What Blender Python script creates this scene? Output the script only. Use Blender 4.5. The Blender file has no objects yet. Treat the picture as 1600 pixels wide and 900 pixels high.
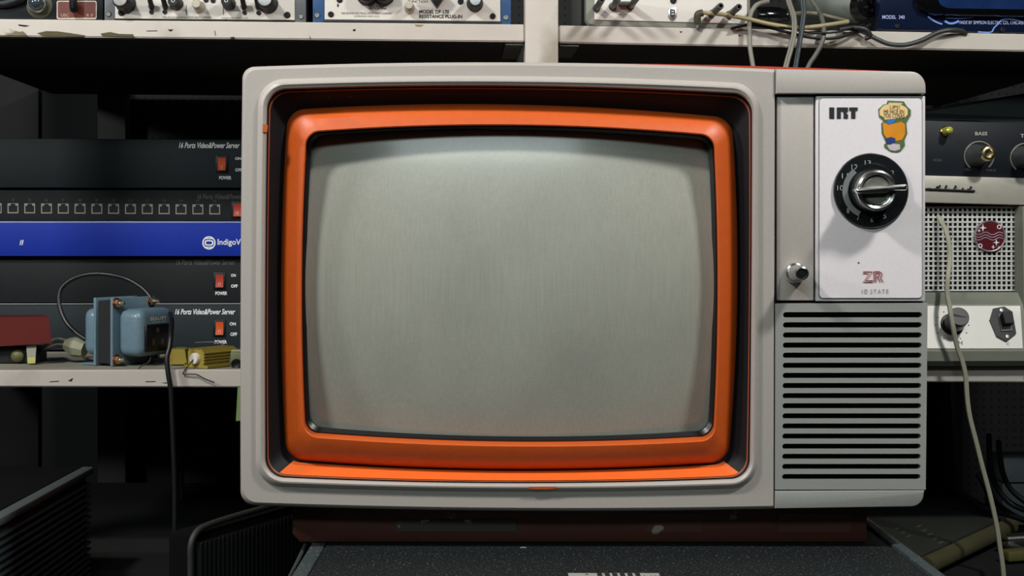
import bpy, bmesh, math, random
from mathutils import Vector, Matrix
random.seed(7)
S = bpy.context.scene
COL = S.collection
# ------------------------------------------------------------------ camera, light, exposure
ZC = 1.05                      # camera height (metres)
K = 0.0005 / 1.1               # metres per photo pixel at one metre
VX, VY = 780.0, 380.0          # vanishing point in the 1600x900 photo
cd = bpy.data.cameras.new('camera')
cam = bpy.data.objects.new('camera', cd); COL.objects.link(cam)
cam.location = (0, -1.1, ZC); cam.rotation_euler = (math.pi/2, 0, 0)
cd.sensor_width = 36.0; cd.lens = 36*1.1/0.8
cd.shift_x = (800-VX)/1600.0; cd.shift_y = -(450-VY)/1600.0
cd.clip_start = 0.02
S.camera = cam
W = bpy.data.worlds.new('world'); S.world = W; W.use_nodes = True
W.node_tree.nodes['Background'].inputs[0].default_value = (0.5, 0.62, 0.72, 1)
W.node_tree.nodes['Background'].inputs[1].default_value = 0.02
S.view_settings.view_transform = 'Standard'; S.view_settings.look = 'None'
S.view_settings.exposure = 0.0; S.view_settings.gamma = 1.0
S.view_settings.use_curve_mapping = False
def area(name, loc, target, sx, sy, power, color):
    l = bpy.data.lights.new(name, 'AREA'); l.shape = 'RECTANGLE'; l.size = sx; l.size_y = sy
    l.energy = power; l.color = color
    o = bpy.data.objects.new(name, l); COL.objects.link(o); o.location = loc
    d = Vector(target) - Vector(loc)
    o.rotation_euler = d.to_track_quat('-Z', 'Y').to_euler()
area('lamp_right', (0.72, -0.52, ZC+0.86), (0.12, 0.1, ZC), 0.14, 0.08, 10.5, (1.0, 0.975, 0.93))
area('lamp_left', (-0.66, -0.54, ZC+0.86), (-0.05, 0.1, ZC), 0.14, 0.08, 10.5, (1.0, 0.975, 0.93))
area('fill_side', (-1.2, -0.35, ZC+0.45), (-0.5, 0.55, ZC-0.1), 0.16, 0.10, 6.0, (1.0, 0.98, 0.94))  # unseen fill added to brighten the lower left shelf
area('fill_behind', (-0.1, -2.2, ZC+1.15), (0, 0.3, ZC), 1.0, 0.25, 12.0, (0.86, 1.0, 0.99))  # unseen soft frontal fill added behind the camera

# ------------------------------------------------------------------ materials
def lin(c):
    return tuple(((v/255.0)/12.92 if v/255.0 <= 0.04045 else ((v/255.0+0.055)/1.055)**2.4) for v in c[:3]) + (1.0,)
_M = {}
def mat(name, color, rough=0.5, metal=0.0, var=0.12, scale=60.0, bump=0.0, bscale=300.0, coat=0.0, spec=0.5, emit=None, spots=None):
    """principled surface whose colour wanders a little by noise; spots = [(colour, noise scale, threshold, softness)] for chips and stains"""
    if name in _M: return _M[name]
    m = bpy.data.materials.new(name); m.use_nodes = True
    nt = m.node_tree; N = nt.nodes; L = nt.links
    p = N['Principled BSDF']
    p.inputs['Roughness'].default_value = rough; p.inputs['Metallic'].default_value = metal
    p.inputs['Coat Weight'].default_value = coat; p.inputs['Coat Roughness'].default_value = 0.12
    p.inputs['Specular IOR Level'].default_value = spec
    tc = N.new('ShaderNodeTexCoord')
    nz = N.new('ShaderNodeTexNoise'); nz.inputs['Scale'].default_value = scale; nz.inputs['Detail'].default_value = 4
    L.new(tc.outputs['Object'], nz.inputs['Vector'])
    c = lin(color)
    rp = N.new('ShaderNodeMix'); rp.data_type = 'RGBA'
    rp.inputs[6].default_value = tuple(v*(1-var) for v in c[:3])+(1,)
    rp.inputs[7].default_value = tuple(min(1, v*(1+var)) for v in c[:3])+(1,)
    L.new(nz.outputs['Fac'], rp.inputs[0])
    out = rp.outputs[2]
    for (sc, ss, th, so) in (spots or []):
        n2 = N.new('ShaderNodeTexNoise'); n2.inputs['Scale'].default_value = ss; n2.inputs['Detail'].default_value = 5
        L.new(tc.outputs['Object'], n2.inputs['Vector'])
        mr = N.new('ShaderNodeMapRange'); mr.inputs[1].default_value = th; mr.inputs[2].default_value = th+so
        L.new(n2.outputs['Fac'], mr.inputs[0])
        mx = N.new('ShaderNodeMix'); mx.data_type = 'RGBA'; mx.inputs[7].default_value = lin(sc)
        L.new(mr.outputs[0], mx.inputs[0]); L.new(out, mx.inputs[6]); out = mx.outputs[2]
    L.new(out, p.inputs['Base Color'])
    if bump:
        nb = N.new('ShaderNodeTexNoise'); nb.inputs['Scale'].default_value = bscale; nb.inputs['Detail'].default_value = 3
        L.new(tc.outputs['Object'], nb.inputs['Vector'])
        b = N.new('ShaderNodeBump'); b.inputs['Strength'].default_value = bump; b.inputs['Distance'].default_value = 0.001
        L.new(nb.outputs['Fac'], b.inputs['Height']); L.new(b.outputs['Normal'], p.inputs['Normal'])
    if emit:
        p.inputs['Emission Color'].default_value = lin(emit[0]); p.inputs['Emission Strength'].default_value = emit[1]
    _M[name] = m; return m
def holes_mat(name, color, hole, pitch, rad):
    """perforated hardboard: a square pattern of round dark holes in object space (x, z)"""
    m = mat(name, color, 0.8); nt = m.node_tree; N = nt.nodes; L = nt.links
    tc = N.new('ShaderNodeTexCoord'); sp = N.new('ShaderNodeSeparateXYZ'); L.new(tc.outputs['Object'], sp.inputs[0])
    def frac(o):
        d = N.new('ShaderNodeMath'); d.operation = 'DIVIDE'; d.inputs[1].default_value = pitch; L.new(o, d.inputs[0])
        f = N.new('ShaderNodeMath'); f.operation = 'FRACT'; L.new(d.outputs[0], f.inputs[0])
        s = N.new('ShaderNodeMath'); s.operation = 'SUBTRACT'; s.inputs[1].default_value = 0.5; L.new(f.outputs[0], s.inputs[0]); return s.outputs[0]
    cb = N.new('ShaderNodeCombineXYZ'); L.new(frac(sp.outputs[0]), cb.inputs[0]); L.new(frac(sp.outputs[2]), cb.inputs[1])
    ln = N.new('ShaderNodeVectorMath'); ln.operation = 'LENGTH'; L.new(cb.outputs[0], ln.inputs[0])
    lt = N.new('ShaderNodeMath'); lt.operation = 'LESS_THAN'; lt.inputs[1].default_value = rad/pitch; L.new(ln.outputs['Value'], lt.inputs[0])
    mx = N.new('ShaderNodeMix'); mx.data_type = 'RGBA'; mx.inputs[7].default_value = lin(hole)
    p = N['Principled BSDF']; src = p.inputs['Base Color'].links[0].from_socket
    L.new(src, mx.inputs[6]); L.new(lt.outputs[0], mx.inputs[0]); L.new(mx.outputs[2], p.inputs['Base Color'])
    return m
BLACK = mat('black_plastic', (15, 17, 20), 0.45, spec=0.3)
BLACKM = mat('black_matte', (12, 13, 15), 0.8)
RUBBER = mat('black_rubber', (20, 22, 24), 0.4, bump=0.1)
CHROME = mat('chrome', (232, 232, 230), 0.2, 1.0, var=0.05)
STEEL = mat('steel', (150, 150, 148), 0.35, 1.0, var=0.1)
BRASS = mat('brass', (200, 165, 95), 0.25, 1.0)
COPPER = mat('copper', (196, 110, 70), 0.35, 1.0)
INKW = mat('white_ink', (225, 228, 230), 0.6, var=0.03)
INKG = mat('grey_and_shaded_ink', (78, 80, 80), 0.7, var=0.03)  # small grey print; on the recessed servers white lettering dimmed for shade
INKB = mat('black_ink', (18, 18, 24), 0.6, var=0.03)
GREYCORD = mat('grey_cord', (132, 130, 118), 0.5, scale=200)
BEIGECORD = mat('beige_cord', (164, 153, 114), 0.5, scale=200)
DARKCORD = mat('dark_grey_cord', (54, 58, 57), 0.45, scale=200)

# ------------------------------------------------------------------ frames: pixel of the photo -> point on a real plane
class Frame:
    """an upright plane at depth y0 turned by rz; at(px,py,v) is the local point seen at that pixel, v metres behind the plane"""
    def __init__(self, y0, rz, px, py, v=0.0):
        self.rz = rz; self.c = math.cos(rz); self.s = math.sin(rz); self.y0 = y0; self.o = None
        self.o = self.world(px, py, v)
    def world(self, px, py, v=0.0):
        dx = (px-VX)*K; dz = (VY-py)*K                     # ray (dx, 1, dz) from the camera
        nx, ny = -self.s, self.c                            # plane normal
        b = (0 - 0)*nx + (self.y0)*ny + v                   # plane: x*nx + y*ny = b
        t = (b + 1.1*ny) / (dx*nx + ny)
        return Vector((dx*t, -1.1 + t, ZC + dz*t))
    def local(self, w):
        d = Vector(w) - self.o
        return Vector((d.x*self.c + d.y*self.s, -d.x*self.s + d.y*self.c, d.z))
    def at(self, px, py, v=0.0):
        return self.local(self.world(px, py, v))
    def m(self, n, px, v=0.0):                              # n pixels in metres near px at v
        return (self.at(px+0.5, VY, v)-self.at(px-0.5, VY, v)).x * n
# ------------------------------------------------------------------ mesh builder
class MB:
    def __init__(self): self.v = []; self.f = []
    def add(self, vs, fs):
        n = len(self.v); self.v += [tuple(p) for p in vs]; self.f += [tuple(i+n for i in f) for f in fs]; return self
    def bm(self, b, M=None):
        b.verts.ensure_lookup_table(); b.verts.index_update()
        vs = [(M @ v.co if M else v.co.copy()) for v in b.verts]; fs = [[v.index for v in f.verts] for f in b.faces]
        b.free(); return self.add(vs, fs)
    def box(self, x0, x1, y0, y1, z0, z1, r=0.0, seg=2, M=None):
        b = bmesh.new(); bmesh.ops.create_cube(b, size=1.0)
        for v in b.verts:
            v.co = Vector(((x0+x1)/2+v.co.x*abs(x1-x0), (y0+y1)/2+v.co.y*abs(y1-y0), (z0+z1)/2+v.co.z*abs(z1-z0)))
        if r: bmesh.ops.bevel(b, geom=list(b.edges), offset=r, segments=seg, profile=0.5, affect='EDGES')
        return self.bm(b, M)
    def hexa(self, p):                                      # 8 corners: front (tl,tr,br,bl) then back
        return self.add(p, [(0,1,2,3),(7,6,5,4),(0,4,5,1),(1,5,6,2),(2,6,7,3),(3,7,4,0)])
    def lathe(self, o, prof, axis=(0,-1,0), n=32):
        o = Vector(o); a = Vector(axis).normalized()
        u = a.orthogonal().normalized() if abs(a.z) > 0.9 else Vector((0,0,1)).cross(a).normalized()
        w = a.cross(u)
        rings = []; vs = []; fs = []
        for r, h in prof:
            if r <= 1e-7: rings.append([len(vs)]); vs.append(o+a*h)
            else:
                rings.append(list(range(len(vs), len(vs)+n)))
                for i in range(n):
                    t = 2*math.pi*i/n; vs.append(o+a*h+(u*math.cos(t)+w*math.sin(t))*r)
        for A, B in zip(rings, rings[1:]):
            for i in range(n):
                j = (i+1) % n
                if len(A) == 1 and len(B) == 1: continue
                if len(A) == 1: fs.append((A[0], B[i], B[j]))
                elif len(B) == 1: fs.append((A[i], A[j], B[0]))
                else: fs.append((A[i], A[j], B[j], B[i]))
        return self.add(vs, fs)
    def tube(self, pts, r, n=10, smooth=8, flat=1.0):
        P = [Vector(p) for p in pts]
        if smooth and len(P) > 2:
            Q = []
            for i in range(len(P)-1):
                a = P[max(i-1,0)]; b = P[i]; c = P[i+1]; d = P[min(i+2,len(P)-1)]
                for k in range(smooth):
                    t = k/smooth
                    Q.append(0.5*((2*b)+(c-a)*t+(2*a-5*b+4*c-d)*t*t+(3*b-a-3*c+d)*t**3))
            Q.append(P[-1]); P = Q
        vs = []; fs = []; prev = None
        for i, p in enumerate(P):
            t = (P[min(i+1,len(P)-1)]-P[max(i-1,0)]).normalized()
            if prev is None: u = t.orthogonal().normalized()
            else:
                u = prev - t*prev.dot(t)
                u = u.normalized() if u.length > 1e-6 else t.orthogonal().normalized()
            prev = u; w = t.cross(u)
            for k in range(n):
                q = 2*math.pi*k/n; vs.append(p+(u*math.cos(q)+w*math.sin(q)*flat)*r)
        for i in range(len(P)-1):
            for k in range(n):
                l = (k+1) % n; fs.append((i*n+k, i*n+l, (i+1)*n+l, (i+1)*n+k))
        fs.append(tuple(range(n-1,-1,-1))); fs.append(tuple(range((len(P)-1)*n, len(P)*n)))
        return self.add(vs, fs)
    def prism(self, poly, y0, y1, r=0.0, seg=2):            # poly of (x,z); front y0, back y1
        b = bmesh.new(); vs = [b.verts.new((x, y0, z)) for x, z in poly]
        f = b.faces.new(vs); g = bmesh.ops.extrude_face_region(b, geom=[f])
        for e in g['geom']:
            if isinstance(e, bmesh.types.BMVert): e.co.y = y1
        if r:
            ed = [e for e in b.edges if all(abs(v.co.y-y0) < 1e-7 for v in e.verts)]
            bmesh.ops.bevel(b, geom=ed, offset=r, segments=seg, profile=0.5, affect='EDGES')
        return self.bm(b)
    def extrude_x(self, prof, x0, x1):                      # prof of (y,z)
        n = len(prof)
        vs = [(x0,y,z) for y,z in prof]+[(x1,y,z) for y,z in prof]
        fs = [(i,(i+1)%n,n+(i+1)%n,n+i) for i in range(n)]+[tuple(range(n-1,-1,-1)), tuple(range(n,2*n))]
        return self.add(vs, fs)
    def loft(self, loops, cap0=False, cap1=False, closed=True):
        n = len(loops[0]); vs = [p for l in loops for p in l]; fs = []
        for a in range(len(loops)-1):
            for i in range(n if closed else n-1):
                j = (i+1) % n; fs.append((a*n+i, a*n+j, (a+1)*n+j, (a+1)*n+i))
        if cap0: fs.append(tuple(range(n-1,-1,-1)))
        if cap1: fs.append(tuple(range((len(loops)-1)*n, len(loops)*n)))
        return self.add(vs, fs)
    def build(self, name, m, parent=None, ang=35, recalc=True, loc=None, rz=0):
        me = bpy.data.meshes.new(name); me.from_pydata(self.v, [], self.f); me.update()
        if recalc:
            b = bmesh.new(); b.from_mesh(me); bmesh.ops.recalc_face_normals(b, faces=b.faces); b.to_mesh(me); b.free()
        me.polygons.foreach_set('use_smooth', [True]*len(me.polygons)); me.set_sharp_from_angle(angle=math.radians(ang))
        me.materials.append(m)
        o = bpy.data.objects.new(name, me); COL.objects.link(o)
        if parent: o.parent = parent
        if loc is not None: o.location = loc; o.rotation_euler.z = rz
        return o
def tag(o, label, cat, group=None):
    o['label'] = label; o['category'] = cat
    if group: o['group'] = group
    return o
def thing(name, label, cat, fr, group=None):
    o = bpy.data.objects.new(name, None); COL.objects.link(o); o.empty_display_size = 0.02
    o.location = fr.o; o.rotation_euler.z = fr.rz
    return tag(o, label, cat, group)
def structure(name, mb, m):
    o = mb.build(name, m); o['kind'] = 'structure'; return o
def text(parent, fr, s, x0, x1, yt, yb, m, v=0.0, shear=0.0, bold=0.0, outline=0.0, name='lettering', rot=0.0):
    """flat lettering filling the pixel box x0..x1, yt..yb on the plane v of the frame"""
    c = bpy.data.curves.new(name, 'FONT'); c.body = s; c.shear = shear; c.offset = bold; c.resolution_u = 3
    if outline: c.fill_mode = 'NONE'; c.bevel_depth = outline; c.bevel_resolution = 0
    t = bpy.data.objects.new(name, c); COL.objects.link(t)
    dg = bpy.context.evaluated_depsgraph_get(); dg.update()
    me = bpy.data.meshes.new_from_object(t.evaluated_get(dg)); bpy.data.objects.remove(t); bpy.data.curves.remove(c)
    xs = [p.co.x for p in me.vertices]; ys = [p.co.y for p in me.vertices]
    a, b = fr.at(x0, yb, v), fr.at(x1, yt, v)
    ux = (b.x-a.x)/(max(xs)-min(xs)); uz = (b.z-a.z)/(max(ys)-min(ys))
    cx, cz = (a.x+b.x)/2, (a.z+b.z)/2; co, si = math.cos(rot), math.sin(rot)
    for p in me.vertices:
        X = a.x+(p.co.x-min(xs))*ux-cx; Z = a.z+(p.co.y-min(ys))*uz-cz
        p.co = (cx+X*co-Z*si, v-fr_v(fr)-0.0003-(0.0 if not outline else p.co.z*0.0), cz+X*si+Z*co)
    me.materials.clear(); me.materials.append(m)
    o = bpy.data.objects.new(name, me); COL.objects.link(o); o.parent = parent
    return o
def fr_v(fr):                                               # v of the frame's own origin
    return fr.v
_oi = Frame.__init__
def _fi(self, y0, rz, px, py, v=0.0):
    _oi(self, y0, rz, px, py, v); self.v = v
Frame.__init__ = _fi
def rect(fr, x0, x1, yt, yb, v0, v1, r=0.0, seg=2, mb=None, zb=None):
    """box whose front face fills a pixel rectangle on plane v0 and which reaches back to v1"""
    a, b = fr.at(x0, yb, v0), fr.at(x1, yt, v0)
    if zb is not None: a.z = zb-fr.o.z
    return (mb or MB()).box(a.x, b.x, v0-fr.v, v1-fr.v, a.z, b.z, r, seg)
def poly(fr, pts, v0, v1, r=0.0, mb=None):
    q = [fr.at(x, y, v0) for x, y in pts]
    return (mb or MB()).prism([(p.x, p.z) for p in q], v0-fr.v, v1-fr.v, r)
def disc(fr, px, py, v, prof, n=32, mb=None, out=0.0):
    """lathe about the axis towards the viewer at a pixel; prof = (radius in pixels, metres out of the plane)"""
    o = fr.at(px, py, v)+Vector((0, -out, 0)); u = fr.m(1, px, v)
    return (mb or MB()).lathe(o, [(r*u, h) for r, h in prof], (0,-1,0), n)
def roundrect(x0, x1, y0, y1, r, n=5):
    P = []
    for cx, cy, a in ((x1-r, y0+r, -90), (x1-r, y1-r, 0), (x0+r, y1-r, 90), (x0+r, y0+r, 180)):
        for i in range(n+1):
            t = math.radians(a+90*i/n); P.append((cx+r*math.cos(t), cy+r*math.sin(t)))
    return P
def screw(parent, fr, px, py, r, v, m=None, name='screw'):
    u = fr.m(r, px, v)
    s = disc(fr, px, py, v, [(r, 0), (r, u*0.35), (r*0.7, u*0.6), (r*0.35, u*0.6), (r*0.28, u*0.2), (0, u*0.2)], 14)
    return s.build(name, m or STEEL, parent)

# ------------------------------------------------------------------ the room
WALL = mat('dark_wall', (30, 34, 36), 0.85, bump=0.1)
structure('floor', MB().box(-2.2, 2.2, -2.9, 1.6, -0.05, 0.0), mat('concrete_floor', (46, 45, 43), 0.8, scale=8))
structure('wall_back', MB().box(-2.2, 2.2, 1.55, 1.6, 0.0, 2.6), WALL)
structure('wall_left', MB().box(-2.25, -2.2, -2.9, 1.6, 0.0, 2.6), WALL)
structure('wall_right', MB().box(2.2, 2.25, -2.9, 1.6, 0.0, 2.6), WALL)
structure('wall_front', MB().box(-2.2, 2.2, -2.95, -2.9, 0.0, 2.6), WALL)
structure('ceiling', MB().box(-2.2, 2.2, -2.9, 1.6, 2.6, 2.65), mat('ceiling_paint', (70, 70, 68), 0.9))

# ------------------------------------------------------------------ the shelf unit (turned a little away on the right)
SY, SR = 0.42, math.radians(2.0)
def SF(px, py, v=0.0): return Frame(SY, SR, px, py, v)
PAINT = mat('chipped_white_paint', (190, 184, 175), 0.55, var=0.10, scale=25, bump=0.25, bscale=90,
            spots=[((96, 88, 58), 14, 0.67, 0.02), ((40, 36, 30), 45, 0.73, 0.02), ((150, 142, 128), 7, 0.58, 0.10)])
DARKWOOD = mat('dark_board', (58, 58, 54), 0.85, scale=20)
f = SF(800, 590); f0 = f
# base of the empty on the floor under the shelf
DIMPOST0 = mat('old_grey_paint', (84, 88, 82), 0.8)
base = f.o.copy(); base.z = 0; f.o = base
shelf = thing('storage_shelf', 'white chipped-paint wooden shelf unit behind the television', 'shelf', f)
def board(x0, x1, t0, t1, b0, b1, v0, v1, m=PAINT, name='shelf_board'):
    P = [f.at(x0,t0,v0), f.at(x1,t1,v0), f.at(x1,b1,v0), f.at(x0,b0,v0)]
    B = [p+Vector((0, v1-v0, 0)) for p in P]
    b = bmesh.new(); vs = [b.verts.new(p) for p in P+B]
    for q in [(0,1,2,3),(7,6,5,4),(0,4,5,1),(1,5,6,2),(2,6,7,3),(3,7,4,0)]: b.faces.new([vs[i] for i in q])
    bmesh.ops.bevel(b, geom=list(b.edges), offset=0.0012, segments=2, affect='EDGES')
    return MB().bm(b).build(name, m, shelf)
board(-160, 820, 28, 38, 55, 65.5, 0.0, 0.58)
board(873, 1760, 39.5, 56, 67, 83, 0.0, 0.58)
board(-160, 820, 579, 576, 604, 606, 0.0, 0.58)
board(873, 1760, 571, 573, 595, 598, 0.022, 0.58)
board(-160, 1760, 891, 894, 925, 928, 0.02, 0.58, mat('dark_low_board', (15, 17, 17), 0.8, scale=20))  # bottom board in one even near-black colour
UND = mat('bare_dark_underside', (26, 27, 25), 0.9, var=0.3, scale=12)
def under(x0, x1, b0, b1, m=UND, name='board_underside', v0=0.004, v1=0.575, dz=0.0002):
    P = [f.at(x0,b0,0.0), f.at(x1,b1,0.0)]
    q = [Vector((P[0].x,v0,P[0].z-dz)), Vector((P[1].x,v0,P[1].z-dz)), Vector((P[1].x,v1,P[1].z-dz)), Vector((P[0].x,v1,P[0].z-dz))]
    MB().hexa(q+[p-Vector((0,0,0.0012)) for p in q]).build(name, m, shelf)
a_, b_ = f.at(-158,579), f.at(818,576)
MB().hexa([Vector((a_.x,0.003,a_.z)),Vector((b_.x,0.003,b_.z)),Vector((b_.x,0.57,b_.z)),Vector((a_.x,0.57,a_.z))]+[Vector((a_.x,0.003,a_.z+0.0003)),Vector((b_.x,0.003,b_.z+0.0003)),Vector((b_.x,0.57,b_.z+0.0003)),Vector((a_.x,0.57,a_.z+0.0003))]).build('dusty_top', mat('dusty_board_top', (132,130,116), 0.9, var=0.3, scale=18), shelf)
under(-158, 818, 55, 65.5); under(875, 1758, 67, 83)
under(790, 818, 65.2, 65.5, DIMPOST0, 'paint_patch', 0.004, 0.12, 0.0016); under(875, 905, 67, 67.5, DIMPOST0, 'paint_patch', 0.004, 0.10, 0.0016)
def shelf_z(px, py=None):
    """world height of the top of the board in front of pixel column px"""
    a, b = f.at(*{'UL':(-160,28),'UR':(873,39.5),'LL':(-160,579),'LR':(873,571,0.022)}[py]), f.at(*{'UL':(820,38),'UR':(1760,56),'LL':(820,576),'LR':(1760,573,0.022)}[py])
    x = f.at(px, 380).x; return f.o.z + a.z+(b.z-a.z)*(x-a.x)/(b.x-a.x)
def zmax(x0, x1, which): return max(shelf_z(x0, which), shelf_z(x1, which))+0.0009
def post(x0, x1, v0, v1, m=PAINT, name='upright_post'):
    a, b = f.at(x0, 450, v0), f.at(x1, 450, v0)
    return MB().box(a.x, b.x, v0, v1, 0.0, ZC+0.55, 0.0015).build(name, m, shelf)
CHIPM = mat('bare_wood_chip', (78, 74, 46), 0.85, var=0.3); CRACK = mat('dark_crack', (34, 30, 26), 0.9)
def mark(pts, m, name):
    q = [f.at(x, y, 0.0) for x, y in pts]
    MB().prism([(p.x, p.z) for p in q], -0.0003, 0.0008).build(name, m, shelf)
mark([(58,52),(72,48.5),(90,49),(112,52),(134,55.5),(128,57.5),(66,56)], CHIPM, 'paint_chip'); mark([(157,52.5),(172,50),(186,53),(208,53.5),(210,58),(160,56.5)], CHIPM, 'paint_chip')
mark([(648,38.2),(662,38.6),(658,42),(650,41)], mat('bare_pine', (150,126,88), 0.8), 'paint_chip')
for p_ in ([(229,48),(246,47.5),(246,48.6),(229,49)],[(262,46),(271,46),(267,49.5),(264,48)],[(77,596),(92,595),(92,596.2),(78,597)],[(106,595),(114,590.5),(112,596)],[(227,595.8),(243,595.5),(243,596.6),(228,597)],
           [(252,598),(262,597.5),(260,599.2)],[(551,46.5),(555,45),(556,48),(552,49)],[(1153,55),(1157,54.5),(1156,57.5)],[(360,58),(366,57.5),(367,61),(361,61)],[(483,55),(486,60),(484.5,60)],[(335,48),(336,48),(337.5,56),(336.5,56)],
           [(28,38),(46,40),(40,42),(30,40.5)],[(1062,49),(1066,49),(1065,51),(1062.5,51)]):
    mark(p_, CRACK, 'crack')
post(820.5, 872.5, -0.004, 0.03)
post(-215, -161, -0.004, 0.03); post(1761, 1815, -0.004, 0.03)
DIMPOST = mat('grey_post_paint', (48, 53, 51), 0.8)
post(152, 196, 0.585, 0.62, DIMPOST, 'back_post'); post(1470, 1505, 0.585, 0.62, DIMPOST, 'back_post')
post(-60, 60, 0.60, 0.62, mat('grey_plank', (24,27,27), 0.85), 'back_plank'); 
fp = SF(196, 900, 0.63); fp.o.z = 0
pa, pb = fp.at(196, 500, 0.63), fp.at(1800, 500, 0.63)
pg = MB().box(0, pb.x, 0, 0.005, 0.3, ZC+0.55).build('pegboard_panel', holes_mat('perforated_hardboard', (26, 30, 29), (2, 2, 2), 0.0118, 0.0024), None, loc=fp.o, rz=SR)
tag(pg, 'grey perforated hardboard backing behind the shelf unit', 'pegboard')

# ------------------------------------------------------------------ the stand under the television
TV = Frame(0.0, 0.0, 850, 848, 0.03)
TOPZ = TV.world(850, 848, 0.03).z
fs = Frame(0.0, 0.0, 800, 600, 0.0); fs.o = Vector((0.08, 0.05, 0.0))
SPECK = mat('speckled_dark_vinyl', (15, 20, 22), 0.6, spec=0.3, scale=40, bump=0.5, bscale=900, spots=[((96, 104, 106), 520, 0.62, 0.06), ((120,125,125), 90, 0.735, 0.02)])
SPECK2 = mat('speckled_dark_edging', (52, 60, 62), 0.5, scale=40, bump=0.4, bscale=900, spots=[((110, 116, 118), 520, 0.62, 0.06)])
stand = thing('equipment_stand', 'black speckled stand with edge trims carrying the orange television', 'stand', fs)
X0, X1 = -0.138-0.08, 0.310-0.08
MB().box(X0, X1, -0.30, 0.30, TOPZ-0.022, TOPZ, 0.001).build('stand_top', SPECK, stand)
MB().box(X0-0.0125, X0-0.0012, -0.30, 0.30, TOPZ-0.024, TOPZ-0.0005, 0.001).build('edge_trim', SPECK2, stand)
MB().box(X1+0.0012, X1+0.0105, -0.30, 0.30, TOPZ-0.024, TOPZ+0.002, 0.001).build('edge_trim', SPECK2, stand)
MB().box(X0+0.02, X1-0.02, -0.28, 0.28, TOPZ-0.10, TOPZ-0.022, 0.001).build('apron', SPECK, stand)
for sx in (X0+0.02, X1-0.055):
    for sy in (-0.28, 0.245):
        MB().box(sx, sx+0.035, sy, sy+0.035, 0, TOPZ-0.10, 0.002).build('leg', BLACK, stand)
lab = Frame(0.0, 0.0, 960, 898, -0.07); lab.o = Vector((0.083, -0.095, TOPZ))
sl = thing('paper_label', 'pale grey printed paper label stuck on the dark stand top', 'label', lab)
MB().box(-0.033, 0.033, -0.02, 0.0195, 0.0, 0.0004).build('paper', mat('label_paper', (150, 148, 142), 0.6, spots=[((60,62,62), 220, 0.60, 0.05)]), sl)
for q in range(6):
    MB().box(-0.012+q*0.0055, -0.0085+q*0.0055, 0.010, 0.0185, 0.0004, 0.0006).build('print_mark', INKB, sl)

# ------------------------------------------------------------------ the television
GREY = mat('grey_cabinet_paint', (172, 166, 160), 0.40, var=0.06, scale=400, bump=0.12, bscale=1400)
GREY2 = mat('grey_grille_paint', (146, 148, 144), 0.45, var=0.06, scale=400, bump=0.12, bscale=1400)
PANEL = mat('pale_lilac_panel', (226, 220, 224), 0.38, var=0.05, scale=300, bump=0.08, bscale=1200, spots=[((120,112,112), 60, 0.74, 0.02)])
ORANGE = mat('orange_paint', (202, 87, 25), 0.45, var=0.10, scale=120, bump=0.1, bscale=400)
RECESS = mat('black_recess_plastic', (15, 19, 24), 0.55, var=0.2, spec=0.25, scale=500, spots=[((90, 92, 90), 330, 0.74, 0.03)])
tvo = Frame(0.0, 0.0, 906, 848, 0.03)
T = tvo
tv = thing('television', 'large orange and grey portable television with knob panel, centre of the picture', 'television', tvo)
def rl(c, r, bow, y, nc=8, ns=24):
    """bowed rounded rectangle through pixel corners TL,TR,BR,BL, seen at depth y"""
    c = [Vector(p) for p in c]; rr = r if isinstance(r, (list, tuple)) else [r]*4
    pts = []; ends = []
    for i in range(4):
        p = c[i]; a = (c[i-1]-p).normalized(); b = (c[(i+1) % 4]-p).normalized(); q = rr[i]
        s, e = p+a*q, p+b*q; arc = []
        for k in range(nc+1):
            t = k/nc; w = math.sin(t*math.pi/2); u = math.cos(t*math.pi/2)
            arc.append(p + a*q*(1-w) + b*q*(1-u))
        ends.append(arc)
    for i in range(4):
        pts += ends[i]
        a, b = ends[i][-1], ends[(i+1) % 4][0]
        for k in range(1, ns): pts.append(a.lerp(b, k/ns))
    xl = (c[0].x+c[3].x)/2; xr = (c[1].x+c[2].x)/2; yt = (c[0].y+c[1].y)/2; yb = (c[2].y+c[3].y)/2
    out = []
    for p in pts:
        u = min(1, max(0, (p.x-xl)/(xr-xl))); w = min(1, max(0, (p.y-yt)/(yb-yt)))
        px = p.x + (-bow[3]*(1-u)+bow[1]*u)*(1-(2*w-1)**2)
        py = p.y + (-bow[0]*(1-w)+bow[2]*w)*(1-(2*u-1)**2)
        out.append(T.at(px, py, y))
    return out
def ins(c, l, t, r, b): return [(c[0][0]+l, c[0][1]+t), (c[1][0]-r, c[1][1]+t), (c[2][0]-r, c[2][1]-b), (c[3][0]+l, c[3][1]-b)]
OUT = [(379,105),(1211,108),(1209,795),(376,789)]; OB = (9, 0, 6, 1.5)
BEAD = [(404,125),(1185,131),(1183,762),(400,759)]; BB = (9, 1, 8, 2)
OPN = [(418,141),(1175,148),(1171,747),(415,745)]; PB = (10, 1, 9, 2)
RO = [(449,172),(1143,184),(1138,722),(447,718)]; ROB = (15, 12, 14, 9)
RI = [(480,208),(1114,213),(1114,681),(478,675)]; RIB = (14, 7, 12, 7)
GI = [(487,213),(1107,219),(1107,673),(485,667)]; GIB = (13, 6, 12, 7)
MID = [((a[0]+b[0])/2, (a[1]+b[1])/2) for a, b in zip(BEAD, OPN)]
ro = [18, 2, 2, 22]
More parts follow.
